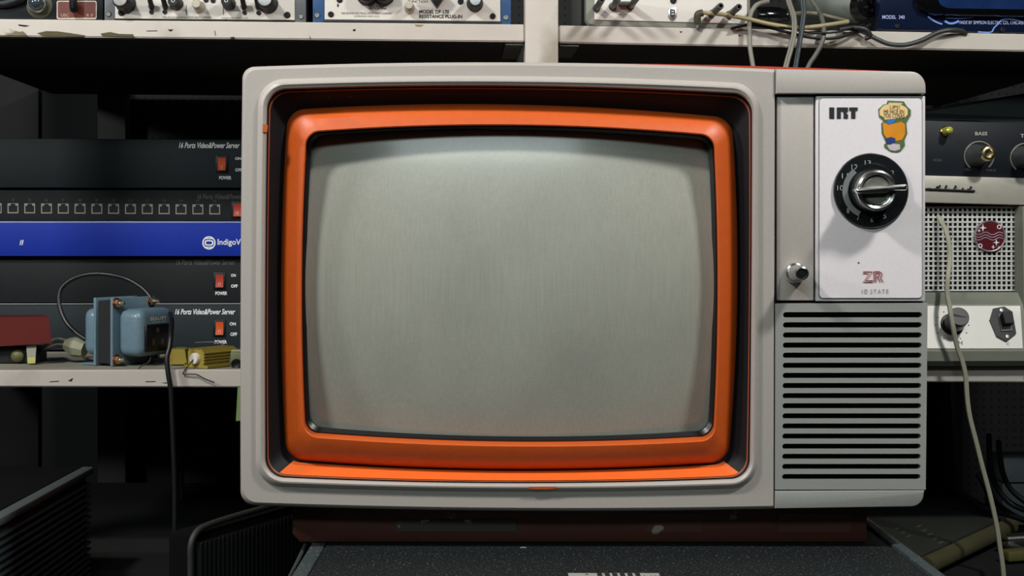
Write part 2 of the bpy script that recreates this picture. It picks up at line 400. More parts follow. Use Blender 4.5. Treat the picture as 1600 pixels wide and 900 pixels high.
bz = MB().loft([rl(OUT, ro, OB, 0.028), rl(OUT, ro, OB, 0.0045), rl(ins(OUT,0.8,0.9,0.2,0.9), ro, OB, 0.0025), rl(ins(OUT,2.2,2.4,0.4,2.4), ro, OB, 0.0010), rl(ins(OUT,4.2,4.8,1,4.8), [17,1.5,1.5,21], OB, 0.0),
                rl(BEAD, 38, BB, 0.0), rl(ins(BEAD,2.5,2.5,2.2,2.5), 37, BB, -0.0024), rl(ins(BEAD,6,6,4.5,6), 35, BB, -0.0042), rl(ins(BEAD,8,8.5,6.2,8.3), 34, BB, -0.0044), rl(ins(BEAD,10,11,7.7,10.5), 33, PB, -0.0036), rl(ins(OPN,-2,-2,-2,-2), 30, PB, -0.0028),
                rl(OPN, 29, PB, 0.0), rl(OPN, 29, PB, 0.005)])
bz.build('bezel', GREY, tv, 30)
def lerpl(A, B, t): return [a.lerp(b, t) for a, b in zip(A, B)]
lo, li = rl(ins(OPN,1,1,1,1), 28, PB, 0.003), rl(RO, 26, ROB, 0.0190)
rec = MB().loft([lo, lerpl(lo, li, 0.35), lerpl(lo, li, 0.7), li, rl(ins(RO,6,6,6,6), 24, ROB, 0.020)])
recess = rec.build('screen_recess', RECESS, tv, 40)
# painted lower lip of the recess
n_ = len(lo)
idx = [i for i in range(n_) if lo[i].z < TV.world(0, 700).z - tvo.o.z and T.at(430, 700).x < lo[i].x < T.at(1159, 700).x]
idx.sort(key=lambda i: lo[i].x)
strip = []
for t in (0.12, 0.4, 0.86):
    strip.append([lo[i].lerp(li[i], t)+Vector((0, -0.0004, 0.0006)) for i in idx])
MB().loft(strip, closed=False).build('painted_lip', mat('orange_lip_paint', (228, 102, 36), 0.42, var=0.08, scale=90), tv)
s0 = lerpl(lo, li, 0.07); s1 = lerpl(lo, li, 0.14)
up = Vector((0, -0.0005, 0))
MB().loft([[p+up for p in s0], [p+up*1.6 for p in lerpl(s0, s1, .5)], [p+up for p in s1]]).build('orange_pinstripe', mat('rust_line', (150, 74, 40), 0.5), recess)
ring = MB().loft([rl(RO, 26, ROB, 0.0210), rl(ins(RO,0.5,0.5,0.5,0.5), 26, ROB, 0.0178), rl(ins(RO,5,5,5,4), 25, ROB, 0.0140), rl(ins(RO,16,16,16,16), 23, tuple(a*.6+b*.4 for a, b in zip(ROB, RIB)), 0.0072),
                  rl(ins(RI,-3,-2.5,-3,-7.5), 21, RIB, 0.0046), rl(ins(RI,-1.5,-1,-1.5,-6.5), 20, RIB, 0.0050), rl(RI, 19, RIB, 0.0165), rl(RI, 19, RIB, 0.0220)])
ring.build('orange_screen_frame', ORANGE, tv, 30)
gk = MB().loft([rl(ins(RI,-1,-1,-1,-1), 20, RIB, 0.0175), rl(ins(RI,2,2,2,2), 19, RIB, 0.0170), rl(GI, 18, GIB, 0.0195), rl(ins(GI,2,2,2,2), 18, GIB, 0.036), rl(ins(GI,2,2,2,2), 18, GIB, 0.042)])
gk.build('screen_gasket', mat('black_gasket', (12, 14, 16), 0.35), tv, 40)
sc = rl(ins(GI,-1,-1,-1,-1), 18, GIB, 0.0395)
cc = sum(sc, Vector())/len(sc); loops = []
for t in (1.0, .97, .94, .9, .82, .7, .55, .4, .25, .12, .03):
    L_ = []
    for p in sc:
        d = p-cc; q = cc+d*t; q.y = 0.0085-0.03 + 0.0125*((q.z-cc.z)/0.118)**2 + 0.0095*((q.x-cc.x)/0.158)**2 ; L_.append(q)
    loops.append(L_)
SCREEN = mat('dusty_grey_tube', (150, 152, 142), 0.33, var=0.05, scale=9, spec=0.5, coat=0.25, bump=0.02, bscale=600)
nt = SCREEN.node_tree; N = nt.nodes; p_ = N['Principled BSDF']       # fine vertical phosphor lines and dust smears
src = p_.inputs['Base Color'].links[0].from_socket
tc = N.new('ShaderNodeTexCoord')
def stretched(scale3, sc_, lo_, hi_):
    mp = N.new('ShaderNodeMapping'); mp.inputs['Scale'].default_value = scale3; nt.links.new(tc.outputs['Object'], mp.inputs[0])
    nz = N.new('ShaderNodeTexNoise'); nz.inputs['Scale'].default_value = sc_; nz.inputs['Detail'].default_value = 3; nt.links.new(mp.outputs[0], nz.inputs['Vector'])
    mr = N.new('ShaderNodeMapRange'); mr.inputs[1].default_value = 0.3; mr.inputs[2].default_value = 0.7; mr.inputs[3].default_value = lo_; mr.inputs[4].default_value = hi_
    nt.links.new(nz.outputs['Fac'], mr.inputs[0]); return mr.outputs[0]
fac = None
for o_ in (stretched((1,1,0.02), 1300, 0.93, 1.07), stretched((0.2,1,1), 900, 0.97, 1.03), stretched((1,1,0.7), 14, 0.92, 1.08)):
    mx = N.new('ShaderNodeVectorMath'); mx.operation = 'SCALE'
    nt.links.new(src, mx.inputs[0]); nt.links.new(o_, mx.inputs['Scale']); src = mx.outputs[0]
nt.links.new(src, p_.inputs['Base Color'])
MB().loft(loops, cap1=True).build('screen', SCREEN, tv, 60)
# cabinet behind the front
CAB = mat('red_orange_cabinet', (168, 52, 26), 0.45)
CABO = [(388,107.6),(1441,113.0),(1441,788),(384,787)]
h0 = rl(CABO, [16,16,16,16], (11.5, 0, 0, 0), 0.0)
def back(h, y, s=1.0):
    c0 = sum(h, Vector())/len(h); return [Vector((c0.x+(p.x-c0.x)*s, y-0.03, c0.z+(p.z-c0.z)*s)) for p in h]
h1 = rl(CABO, [16,16,16,16], (11.5, 0, 0, 0), 0.0286)
h1 = [Vector((p.x, 0.0286-0.03, p.z)) for p in h1]
c1 = [Vector((p.x*0.975, p.y, p.z)) for p in h1]
c_in = [Vector((p.x*0.97, p.y, p.z*0.96+0.006)) for p in c1]
MB().loft([c_in, c1, back(c1, 0.22), back(c1, 0.31, 0.82), back(c1, 0.36, 0.55)], cap1=True).build('cabinet', CAB, tv, 35)
# base plinth
PL = mat('dark_red_brown_base', (78, 42, 32), 0.5, var=0.25, scale=30, spots=[((150,140,128), 26, 0.70, 0.03)])
a, b = T.at(457, 848, 0.03), T.at(1355, 796, 0.03)
pl = [(a.x+0.006, 0.0004), (b.x-0.002, 0.0004), (b.x, 0.003), (b.x, T.at(0,785,0.03).z), (a.x, T.at(0,785,0.03).z), (a.x, 0.007)]
plinth = MB().prism(pl, 0.0, 0.27, 0.0012).build('base', PL, tv)
MB().add(*(lambda P: ([*P, *[p+Vector((0,0.002,0)) for p in P]], [(0,1,2,3),(7,6,5,4),(0,4,5,1),(1,5,6,2),(2,6,7,3),(3,7,4,0)]))(
    [T.at(x,y,0.0292) for x,y in ((619,812),(806,812),(806,831),(619,831))])).build('recessed_plate', mat('dim_plate', (62,56,48), 0.55, spots=[((165,160,150), 60, 0.62, 0.03)]), plinth)
for xs in ((1010,1098),(1215,1330)):
    MB().add(*(lambda P: ([*P, *[p+Vector((0,0.002,0)) for p in P]], [(0,1,2,3),(7,6,5,4),(0,4,5,1),(1,5,6,2),(2,6,7,3),(3,7,4,0)]))(
        [T.at(x,y,0.0294) for x,y in ((xs[0],802),(xs[1],802),(xs[1],832),(xs[0],832))])).build('moulded_panel', PL, plinth)
# orange chips on the grey bezel
CHIP = mat('orange_chip', (176, 84, 30), 0.5)
poly(T, [(411,193),(418,195),(417,206),(410,207)], -0.0048, -0.002).build('paint_chip', CHIP, tv)
poly(T, [(826,760.5),(868,760.2),(872,762.5),(860,764.2),(835,764.5),(826,763.5)], -0.0047, -0.002).build('paint_chip', CHIP, tv)
# --- right-hand column
cap = [(1213,107.5),(1424,111.5)] + [(1424+23*math.sin(t), 111.5+24-24*math.cos(t)) for t in [math.radians(a_) for a_ in (15,30,45,60,75,90)]] + [(1447,146),(1213,146)]
poly(T, cap, -0.003, 0.028, 0.0014).build('top_cap', GREY, tv)
bc = [(1211,767.5),(1445,766.5),(1444,772)] + [(1444-20+20*math.cos(t), 772+20*math.sin(t)) for t in [math.radians(a_) for a_ in (15,30,45,60,75,90)]] + [(1211,795)]
poly(T, bc, -0.001, 0.028, 0.0014).build('bottom_cap', GREY2, tv)
rect(T, 1210, 1442, 146, 770, 0.0085, 0.028).build('column_backing', BLACKM, tv)
rect(T, 1214, 1271.8, 150.5, 469.5, 0.0035, 0.0085, 0.0008).build('side_strip', GREY, tv)
rect(T, 1275, 1446, 150, 470.5, 0.001, 0.0085, 0.0008).build('panel_frame', mat('lilac_frame', (206,203,206), 0.4, var=0.04), tv)
poly(T, roundrect(1279.5, 1441.5, 152.5, 466.5, 7), 0.0004, 0.0012, 0.0).build('panel_line', mat('panel_line_grey', (95,92,98), 0.6), tv)
ctrl = poly(T, roundrect(1280.5, 1440.5, 153.5, 465.5, 6), 0.0001, 0.0012, 0.0).build('control_panel', PANEL, tv)
# speaker grille plate with 17 real slots
bmg = bmesh.new()
def edge_loop(pts):
    vs = [bmg.verts.new(T.at(x, y, 0.0)) for x, y in pts]
    for i in range(len(vs)): bmg.edges.new((vs[i], vs[(i+1) % len(vs)]))
edge_loop([(1211.5,474.5),(1449.5,473.5),(1446.5,765),(1211,765)])
for i in range(17):
    yc = 492 + i*(745-492)/16.0; yr = 4.3
    x0 = 1223.5-0.09*i; x1 = 1441-0.15*i
    P = []
    for k in range(7): t = math.radians(-90+180*k/6); P.append((x1-yr+yr*math.cos(t), yc+yr*math.sin(t)))
    for k in range(7): t = math.radians(90+180*k/6); P.append((x0+yr+yr*math.cos(t), yc+yr*math.sin(t)))
    edge_loop(P)
bmesh.ops.triangle_fill(bmg, use_beauty=True, use_dissolve=False, edges=list(bmg.edges))
bmesh.ops.dissolve_limit(bmg, angle_limit=0.01, verts=list(bmg.verts), edges=list(bmg.edges))
g = bmesh.ops.extrude_face_region(bmg, geom=list(bmg.faces))
for e in g['geom']:
    if isinstance(e, bmesh.types.BMVert): e.co.y += 0.006
MB().bm(bmg).build('speaker_grille', GREY2, tv, 25)
rect(T, 1212, 1440, 476, 764, 0.0079, 0.0085).build('speaker_cloth', mat('dark_speaker_cloth', (14,16,17), 0.9, bump=0.3, bscale=800), tv)
# lettering and badges on the panel
def glyph(pts, name='logo_letter'):
    q = [(1280+x/9.0, 150+y/9.0) for x, y in pts]
    return poly(T, q, -0.0004, 0.0003).build(name, INKB, ctrl)
glyph([(145,160),(212,160),(212,316),(145,316)])
glyph([(250,160),(405,160),(405,222),(372,240),(405,258),(405,316),(345,316),(345,235),(330,215),(305,215),(305,316),(250,316)])
glyph([(425,160),(540,160),(540,206),(510,206),(510,316),(452,316),(452,206),(425,206)])
INKR = mat('red_ink', (168, 44, 44), 0.6)
def stroke(pts, wpx, m, parent, v=-0.0003, name='badge_stroke'):
    P = [T.at(x, y, v) for x, y in pts]; h = T.m(wpx/2, 1360)
    return MB().tube(P, h, 6, smooth=0, flat=1.0).build(name, m, parent)
zr = lambda L: [(1280+x*180/1600.0, 400+y*100/889.0) for x, y in L]
stroke(zr([(612,217),(742,217),(650,338),(745,338)]), 1.15, INKR, ctrl)
stroke(zr([(612,242),(690,242),(612,362),(745,362)]), 1.15, INKR, ctrl)
stroke(zr([(762,362),(762,215),(830,215),(868,235),(872,270),(848,292),(886,362)]), 1.15, INKR, ctrl)
stroke(zr([(788,362),(788,240),(822,240),(842,250),(842,268),(820,280),(808,282),(850,362)]), 1.15, INKR, ctrl)
text(ctrl, T, 'I D  S T A T E', 1347, 1388, 452, 458.5, mat('worn_grey_ink', (120,116,120), 0.6), v=-0.0001)
# sticker on the panel
STG = mat('sticker_green', (82, 104, 66), 0.4, var=0.2); STC = mat('sticker_cream', (232, 200, 140), 0.4)
def sk(L): return [(1340+x*110/900.0, 140+y*110/900.0) for x, y in L]
stk = poly(T, sk([(385,140),(590,150),(630,215),(680,260),(680,330),(640,400),(622,430),(635,560),(600,650),(605,720),(550,790),(500,805),(420,795),(345,740),(340,700),(365,680),(310,560),(305,430),(330,400),(275,350),(265,250),(330,190),(375,180)]), -0.0003, 0.0002).build('sticker', STG, ctrl)
stk['label'] = 'worn green edged sticker with cream bubble'
poly(T, sk([(395,165),(570,170),(575,190),(400,190)]), -0.0005, -0.0002).build('bubble_band', mat('sticker_pale', (190,196,150), 0.5), stk)
poly(T, sk([(345,195),(420,185),(540,190),(600,215),(640,250),(640,320),(600,360),(480,372),(350,385),(330,350),(285,330),(280,270),(310,225)]), -0.0006, -0.0002).build('speech_bubble', STC, stk)
text(stk, T, 'UPS!', *[1340+x*.12222 for x in (412,538)], *[140+y*.12222 for y in (200,250)], mat('sticker_brown', (120,92,50), 0.6), v=-0.0006, bold=0.0)
text(stk, T, 'ME HICE EN', *[1340+x*.12222 for x in (335,595)], *[140+y*.12222 for y in (258,308)], INKB, v=-0.0006)
text(stk, T, 'TUS COSAS', *[1340+x*.12222 for x in (335,600)], *[140+y*.12222 for y in (312,362)], INKB, v=-0.0006)
poly(T, sk([(320,420),(400,440),(480,430),(560,410),(605,440),(610,560),(570,640),(480,660),(390,640),(335,570)]), -0.0005, -0.0002).build('orange_patch', mat('sticker_orange', (214,138,30), 0.4, var=0.25, scale=90), stk)
poly(T, sk([(370,400),(430,372),(490,380),(470,420),(400,450),(375,430)]), -0.0007, -0.0002).build('blue_patch', mat('sticker_blue', (58,110,190), 0.4), stk)
poly(T, sk([(360,625),(430,605),(485,625),(480,670),(420,705),(380,690)]), -0.0007, -0.0002).build('navy_patch', mat('sticker_navy', (42,58,120), 0.4), stk)
poly(T, sk([(375,710),(450,690),(540,700),(545,760),(480,785),(410,770)]), -0.0006, -0.0002).build('lilac_patch', mat('sticker_lilac', (196,186,190), 0.4), stk)
# channel dial
DIAL = mat('dial_black', (20, 23, 26), 0.25, var=0.1, coat=0.4)
dial = disc(T, 1360, 298, 0.0004, [(58.5,-0.0005),(58.5,0.0022),(57,0.0032),(43,0.0034),(41.5,0.0040),(0,0.0040)], 64).build('channel_dial', DIAL, tv, 25)
disc(T, 1362, 298, -0.0034, [(34,0.0),(33.5,0.008),(32.5,0.0105),(0,0.0105)], 48).build('dial_skirt', mat('skirt_black', (20,23,25), 0.3), dial, 30)
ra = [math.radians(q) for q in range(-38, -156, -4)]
poly(T, [(1360+43.5*math.sin(q), 298.5-43.5*math.cos(q)) for q in ra]+[(1361+36*math.sin(q), 298.5-36*math.cos(q)) for q in reversed(ra)], -0.0043, -0.0034, 0.0).build('dial_reflection_arc', mat('dial_reflection_grey', (112,118,116), 0.4), dial, 30)  # grey arc stands in for a reflection on the dial's left side
nums = [('13',-4),('12',-31),('11',-57),('10',-83),('8',-133),('7',-157),('6',176),('5',150),('2',50)]
DN = mat('dial_number_grey', (150,152,152), 0.6)
for s_, an in nums:
    t = math.radians(an); x = 1359+46.5*math.sin(t)*1.0; y = 299-44.5*math.cos(t)
    w_ = 4.2 if len(s_) == 1 else 9.5
    text(dial, T, s_, x-w_/2, x+w_/2, y-4, y+4, DN, v=-0.0031, name='dial_number')
kn = disc(T, 1366.5, 298, -0.0139, [(32,0.0),(32,0.006),(31,0.0078),(28,0.0088),(24.5,0.0080),(23.8,0.005),(0,0.005)], 48).build('channel_knob', CHROME, dial, 30)
disc(T, 1369.5, 298, -0.0187, [(22,0.0),(21,0.0012),(20,0.0018),(0,0.0018)], 40).build('knob_face', mat('brushed_steel', (176,174,164), 0.38, 1.0, var=0.3, scale=260), kn, 30)
hb = [(1336,297),(1340,293.5),(1350,292),(1385,290.5),(1392,289),(1416,287.5),(1418.5,289.5),(1418.5,295),(1416,297.5),(1392,298),(1386,301.5),(1350,303),(1340,302.5)]
poly(T, hb, -0.0285, -0.0190, 0.0022).build('pointer_bar', CHROME, kn, 30)
# lower knob
vk = disc(T, 1241.5, 426, 0.0035, [(16.5,0),(16.5,0.003),(15,0.0048),(13,0.0055),(12.3,0.010),(11.3,0.013),(10.6,0.016),(10.6,0.026),(10.2,0.0275),(8.2,0.0280),(7.2,0.0265),(0,0.0262)], 40).build('volume_knob', CHROME, tv, 28)
disc(T, 1241.5, 426, 0.0035, [(7.1,0.0255),(7.1,0.0268),(0,0.0272)], 24).build('knob_end', mat('dark_knob_end', (40,42,44), 0.3, 0.6), vk)
disc(T, 1341.5, 410.5, 0.0003, [(1.4,0),(1.2,0.0005),(0,0.0006)], 10).build('panel_dent', INKB, ctrl)

# ------------------------------------------------------------------ instruments on the upper shelf
WPANEL = mat('white_instrument_panel', (214, 211, 204), 0.4, var=0.05, spots=[((60,56,52), 70, 0.73, 0.02)])
GREYM = mat('grey_hammer_metal', (104, 107, 112), 0.45, 0.3, bump=0.15)
BLUEM = mat('blue_hammer_metal', (48, 84, 128), 0.45, 0.2, bump=0.15)
CAPM = mat('spun_aluminium', (200, 200, 198), 0.28, 0.9, var=0.25, scale=300)
BEIGEK = mat('beige_knob_plastic', (178, 172, 156), 0.4)
def knob(parent, fr, px, py, r, v, cap=None, h=0.022, name='knob', skirt=BLACK):
    u = fr.m(1, px, v)
    k = disc(fr, px, py, v, [(r*1.12,0),(r*1.12,0.002),(r,0.004),(r*0.9,h*0.94),(r*0.82,h),(0,h)], 28).build(name, skirt, parent, 30)
    if cap: disc(fr, px, py, v, [(r*0.78,-0.0003),(r*0.78,0.0008),(r*0.70,0.0014),(0,0.0016)], 28, out=h).build('knob_cap', cap, k, 30)
    return k
def toggle(parent, fr, px, py, v, up_=1):
    nut = disc(fr, px, py, v, [(5.5,0),(5.5,0.0025),(3.4,0.003),(0,0.003)], 6).build('toggle_switch', STEEL, parent)
    o = fr.at(px, py, v-0.003)
    MB().tube([o, o+Vector((0,-0.007,0.004*up_)), o+Vector((0,-0.014,0.009*up_))], 0.0028, 8, smooth=0).build('switch_lever', BLACK, nut, 50)
    return nut
def jack(parent, fr, px, py, r, v, name='jack'):
    return disc(fr, px, py, v, [(r,0),(r,0.0012),(r*0.6,0.0014),(r*0.5,0.0003),(0,0.0003)], 14).build(name, BLACK, parent)
# dark receiver with a round glass meter
F = SF(80, 31.5, 0.014)
t = thing('radio_receiver', 'dark radio receiver with round dial and brown plate, far left of top shelf', 'radio', F)
rect(F, -120, 160, -75, 31.5, 0.020, 0.24, 0.002, zb=zmax(-150,160,'UL')).build('case', mat('dark_receiver_case', (26,28,32), 0.5), t)
fp_ = rect(F, -120, 161, -75, 30, 0.014, 0.020, 0.001, zb=zmax(-150,160,'UL')).build('front_panel', mat('dark_receiver_panel', (18,22,26), 0.35), t)
md = disc(F, 0, -64, 0.014, [(78,-0.001),(78,0.006),(74,0.012),(70,0.012),(67,0.006)], 48).build('round_meter', mat('meter_rim', (92,100,104), 0.25, 0.8), t)
disc(F, 0, -64, 0.014, [(67,0.005),(55,0.009),(30,0.012),(0,0.013)], 40).build('meter_glass', mat('dark_dial_glass', (16,22,26), 0.08, coat=0.5), md)
disc(F, 62, 9, 0.014, [(20.5,0),(20.5,0.0008),(19,0.0012),(0,0.0012)], 36).build('lamp_plate', mat('olive_edge_plate', (46,46,24), 0.5), fp_)
jl = disc(F, 60, 6, 0.013, [(16,0),(16,0.004),(14,0.008),(12.5,0.008)], 32).build('lamp_bezel', CHROME, t)
disc(F, 60, 6, 0.013, [(13,0.006),(11,0.011),(7,0.0145),(0,0.016)], 28).build('lamp_lens', mat('clear_dark_lens', (52,62,70), 0.05, coat=1.0), jl)
np_ = poly(F, roundrect(88.5, 151, 1, 30, 3), 0.0135, 0.0142).build('name_plate', mat('plate_white_rim', (196,184,170), 0.5), t)
poly(F, roundrect(90.3, 149.6, 2.8, 27.6, 2), 0.0132, 0.0140).build('plate_field', mat('brown_plate', (98,38,28), 0.4, var=0.2), np_)
text(np_, F, 'USC', 95.5, 108, 21.5, 26, mat('plate_letter', (206,180,150), 0.6), v=0.0130)
text(np_, F, 'R F', 135.5, 145.5, 22, 26.5, mat('plate_letter', (206,180,150), 0.6), v=0.0130)
lv = disc(F, 117, 12, 0.0132, [(7,0),(6,0.004),(0,0.005)], 16).build('lever_boss', BRASS, t)
o = F.at(117, 12, 0.010)
MB().tube([o, o+Vector((0.001,-0.010,-0.001)), o+Vector((0.001,-0.012,0.03))], 0.0042, 10, smooth=4).build('lever', BLACK, lv)
# grey instrument
F = SF(320, 36.5, 0.012)
t = thing('test_instrument', 'grey instrument with white knob panel, second from left on top shelf', 'instrument', F)
rect(F, 165, 477, -80, 36.8, 0.02, 0.26, 0.002, zb=zmax(165,477,'UL')).build('case', GREYM, t)
for x0, x1 in ((163,179.5),(460.5,478)):
    ear = rect(F, x0, x1, -80, 34 if x0 < 300 else 36, 0.012, 0.02, 0.001).build('rack_ear', GREYM, t)
    screw(ear, F, (x0+x1)/2-1.5 if x0 < 300 else (x0+x1)/2+1, 22 if x0 < 300 else 26, 4.2, 0.012)
fpn = F.at; a = [(179.5,-80),(460.5,-80),(460.5,31.5),(179.5,29)]
pn = poly(F, a, 0.010, 0.02, 0.0008).build('front_panel', WPANEL, t)
poly(F, [(179.5,29.4),(460.5,31.9),(460.5,34.5),(179.5,32)], 0.012, 0.02).build('bottom_channel', BLACKM, t)
for x in (200, 422): knob(t, F, x-3, 6, 14, 0.010, CAPM, 0.028)
for x in (276, 358): knob(t, F, x, 6, 9.5, 0.010, None, 0.020, skirt=BLACK)
for x in (278, 360): disc(F, x-2, 6, 0.010, [(3,0),(2.2,0.0006),(1.6,0)], 14, out=0.0201).build('knob_ring', INKW, pn)
knob(t, F, 312, 11, 8.2, 0.010, BEIGEK, 0.020, skirt=BEIGEK)
for x in (237, 258, 381, 403): toggle(t, F, x, 10, 0.010, 1)
for x, y in ((237,18.5),(257.5,18.5),(382,19.5),(404,20)): jack(t, F, x, y, 3.6, 0.010)
for x, y in ((189.5,20),(449,23.5)): screw(pn, F, x, y, 5, 0.010, BLACK, 'panel_screw')
for x, y0_, y1_ in ((291,8,23),(349,2,23)): rect(F, x-.5, x+.5, y0_, y1_, 0.0096, 0.0102).build('panel_rule', INKB, pn)
for x, y in ((306,-1),(322,0),(333,1)): jack(t, F, x, y, 4, 0.010)
text(pn, F, 'THE HICKOK ELECTRICAL INSTRUMENT COMPANY', 254, 330, 26.0, 28.6, INKB, v=0.0098)
text(pn, F, 'CLEVELAND, OHIO, U.S.A.', 346, 388, 27.2, 29.4, INKB, v=0.0098)
# blue plug-in
F = SF(643, 40.5, 0.012)
t = thing('resistance_plug_in', 'blue instrument with white panel lettered RESISTANCE PLUG-IN on top shelf', 'instrument', F)
rect(F, 490, 797, -80, 40.5, 0.02, 0.26, 0.002, zb=zmax(490,797,'UL')).build('case', BLUEM, t)
for x0, x1 in ((488.5,507),(782,798.5)):
    ear = rect(F, x0, x1, -80, 36 if x0 < 600 else 38.5, 0.012, 0.02, 0.001).build('rack_ear', BLUEM, t)
    screw(ear, F, 495.5 if x0 < 600 else 790.5, 24 if x0 < 600 else 27.5, 4.4, 0.012)
pn = poly(F, [(507,-80),(782,-80),(782,33.6),(507,30.6)], 0.010, 0.02, 0.0008).build('front_panel', WPANEL, t)
poly(F, [(505,31.2),(784,34.2),(784,36.8),(505,34)], 0.0115, 0.02).build('bottom_channel', mat('dark_blue_channel', (14,22,34), 0.5), t)
for x in (574, 600): knob(t, F, x, -8, 15.5, 0.010, None, 0.018)
knob(t, F, 640, 13, 7.6, 0.010, BEIGEK, 0.02, skirt=BEIGEK)
pk = poly(F, [(668,-10),(697,-10),(684,9),(681,9)], -0.006, 0.010, 0.001).build('pointer_knob', BLACK, t)
knob(t, F, 742, 6, 11.5, 0.010, CAPM, 0.024)
for x, y in ((517,22.5),(770,25.5),(530.5,0),(720,2.5)): screw(pn, F, x, y, 4.6, 0.010, BLACK, 'panel_screw')
text(pn, F, 'SENSING', 576, 603, 8.8, 14.8, INKB, v=0.0098, bold=0.02)
text(pn, F, 'MODEL DP 170', 655, 701.5, 15.5, 21, INKB, v=0.0098, bold=0.02)
text(pn, F, 'RESISTANCE PLUG-IN', 655, 722, 23, 28.2, INKB, v=0.0098, bold=0.02)
text(pn, F, 'THE HICKOK ELECTRICAL INSTRUMENT COMPANY', 533, 613, 19.5, 22.2, INKB, v=0.0098)
text(pn, F, 'CLEVELAND, OHIO, U.S.A.', 553, 593, 24.3, 26.8, INKB, v=0.0098)
text(pn, F, 'FUNCTION', 638, 668, 0.5, 4, INKB, v=0.0098)
# white generator with grey rounded frame
F = SF(1043, 47.5, 0.012)
GFR = mat('grey_frame_enamel', (132, 134, 126), 0.4)
t = thing('signal_generator', 'white panel instrument in rounded grey frame right of the white post', 'instrument', F)
rect(F, 922, 1164, -80, 47.6, 0.02, 0.26, 0.004, zb=zmax(922,1164,'UR')).build('case', GFR, t)
poly(F, [(915,-80),(1173,-80),(1173,46),(931,41),(920,37.5),(915,30)], 0.006, 0.022, 0.003).build('frame', GFR, t)
pn = poly(F, [(929,-80),(1167.5,-80),(1167.5,37.5),(929,31)], 0.0045, 0.008, 0.0006).build('front_panel', mat('white_enamel_panel', (226,223,216), 0.4, var=0.04), t)
for x, y in ((932,13),(957,10.5),(985,10),(1111.5,22),(1139,23.5)):
    tm = disc(F, x, y, 0.0045, [(6.2,0),(6.2,0.003),(5.0,0.004),(5.0,0.052),(4.2,0.054),(2.6,0.054),(2.4,0.044),(0,0.044)], 18).build('binding_post', mat('dark_post_plastic', (58,60,58), 0.4), t, 30)
rect(F, 967, 990, 2, 8, -0.006, 0.0045, 0.001).build('shorting_link', mat('dark_post_plastic', (58,60,58), 0.4), t)
jack(t, F, 1052, 1, 5, 0.0045)
bd = poly(F, [(1044.5,12),(1057,12),(1057.5,26),(1054.5,31),(1050.5,33),(1047,31),(1044,26)], 0.0035, 0.0046, 0.0004).build('shield_badge', CAPM, t)
poly(F, [(1047,14.5),(1055,14.5),(1055,25),(1051,29),(1047,25)], 0.0032, 0.0036).build('badge_field', mat('badge_dark', (34,36,40), 0.4), bd)
rect(F, 1049, 1053.5, 17, 18.5, 0.0029, 0.0033).build('badge_bar', INKW, bd); rect(F, 1049, 1053.5, 21, 22.5, 0.0029, 0.0033).build('badge_bar', INKW, bd)
# blue meter with pale blue strokes on its front
F = SF(1490, 54.5, 0.012)
NAVY = mat('navy_gloss_bakelite', (14, 24, 48), 0.18, var=0.2, coat=0.3)
t = thing('panel_meter', 'navy blue test meter with dark window, right end of top shelf', 'meter', F)
rect(F, 1378, 1690, -90, 55, 0.02, 0.2, 0.003, zb=zmax(1378,1690,'UR')).build('case', NAVY, t)
fb = poly(F, [(1374,-90),(1690,-90),(1690,53.5),(1380,47.5),(1374,44)], 0.006, 0.022, 0.003).build('front_moulding', NAVY, t)
wf = poly(F, [(1432,-90),(1690,-90),(1690,27),(1462,23),(1440,15),(1432,2)], -0.004, 0.008, 0.004).build('window_frame', mat('black_gloss_frame', (8,9,11), 0.12, coat=0.4), t)
poly(F, [(1466,-90),(1690,-90),(1690,16),(1480,13),(1470,8),(1466,0)], -0.0046, -0.003, 0.0003).build('window_glass', mat('blue_meter_glass', (26,48,92), 0.1, var=0.5, scale=40, coat=0.6), wf)
text(fb, F, 'MODEL  340', 1378.5, 1413.5, 24, 29.5, mat('pale_blue_ink', (176,186,228), 0.6), v=0.006, bold=0.01)
text(fb, F, 'MADE BY SIMPSON ELECTRIC CO., CHICAGO', 1498, 1602, 33, 38.5, mat('pale_blue_ink', (176,186,228), 0.6), v=0.006)
STROKES = mat('pale_blue_stroke', (130,160,235), 0.5, var=0.3, scale=200)
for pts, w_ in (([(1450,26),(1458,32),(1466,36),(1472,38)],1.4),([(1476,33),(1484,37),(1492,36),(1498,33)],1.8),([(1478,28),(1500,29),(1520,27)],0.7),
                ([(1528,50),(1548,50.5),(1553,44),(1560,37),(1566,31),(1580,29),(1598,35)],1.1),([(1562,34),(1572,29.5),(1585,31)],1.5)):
    MB().tube([F.at(x, y, 0.0058) for x, y in pts], F.m(w_, 1500), 6, smooth=4).build('meter_stroke', STROKES, fb)
screw(fb, F, 1402, 41, 4, 0.006, BLACK); screw(fb, F, 1567, 47, 4, 0.006, BLACK)

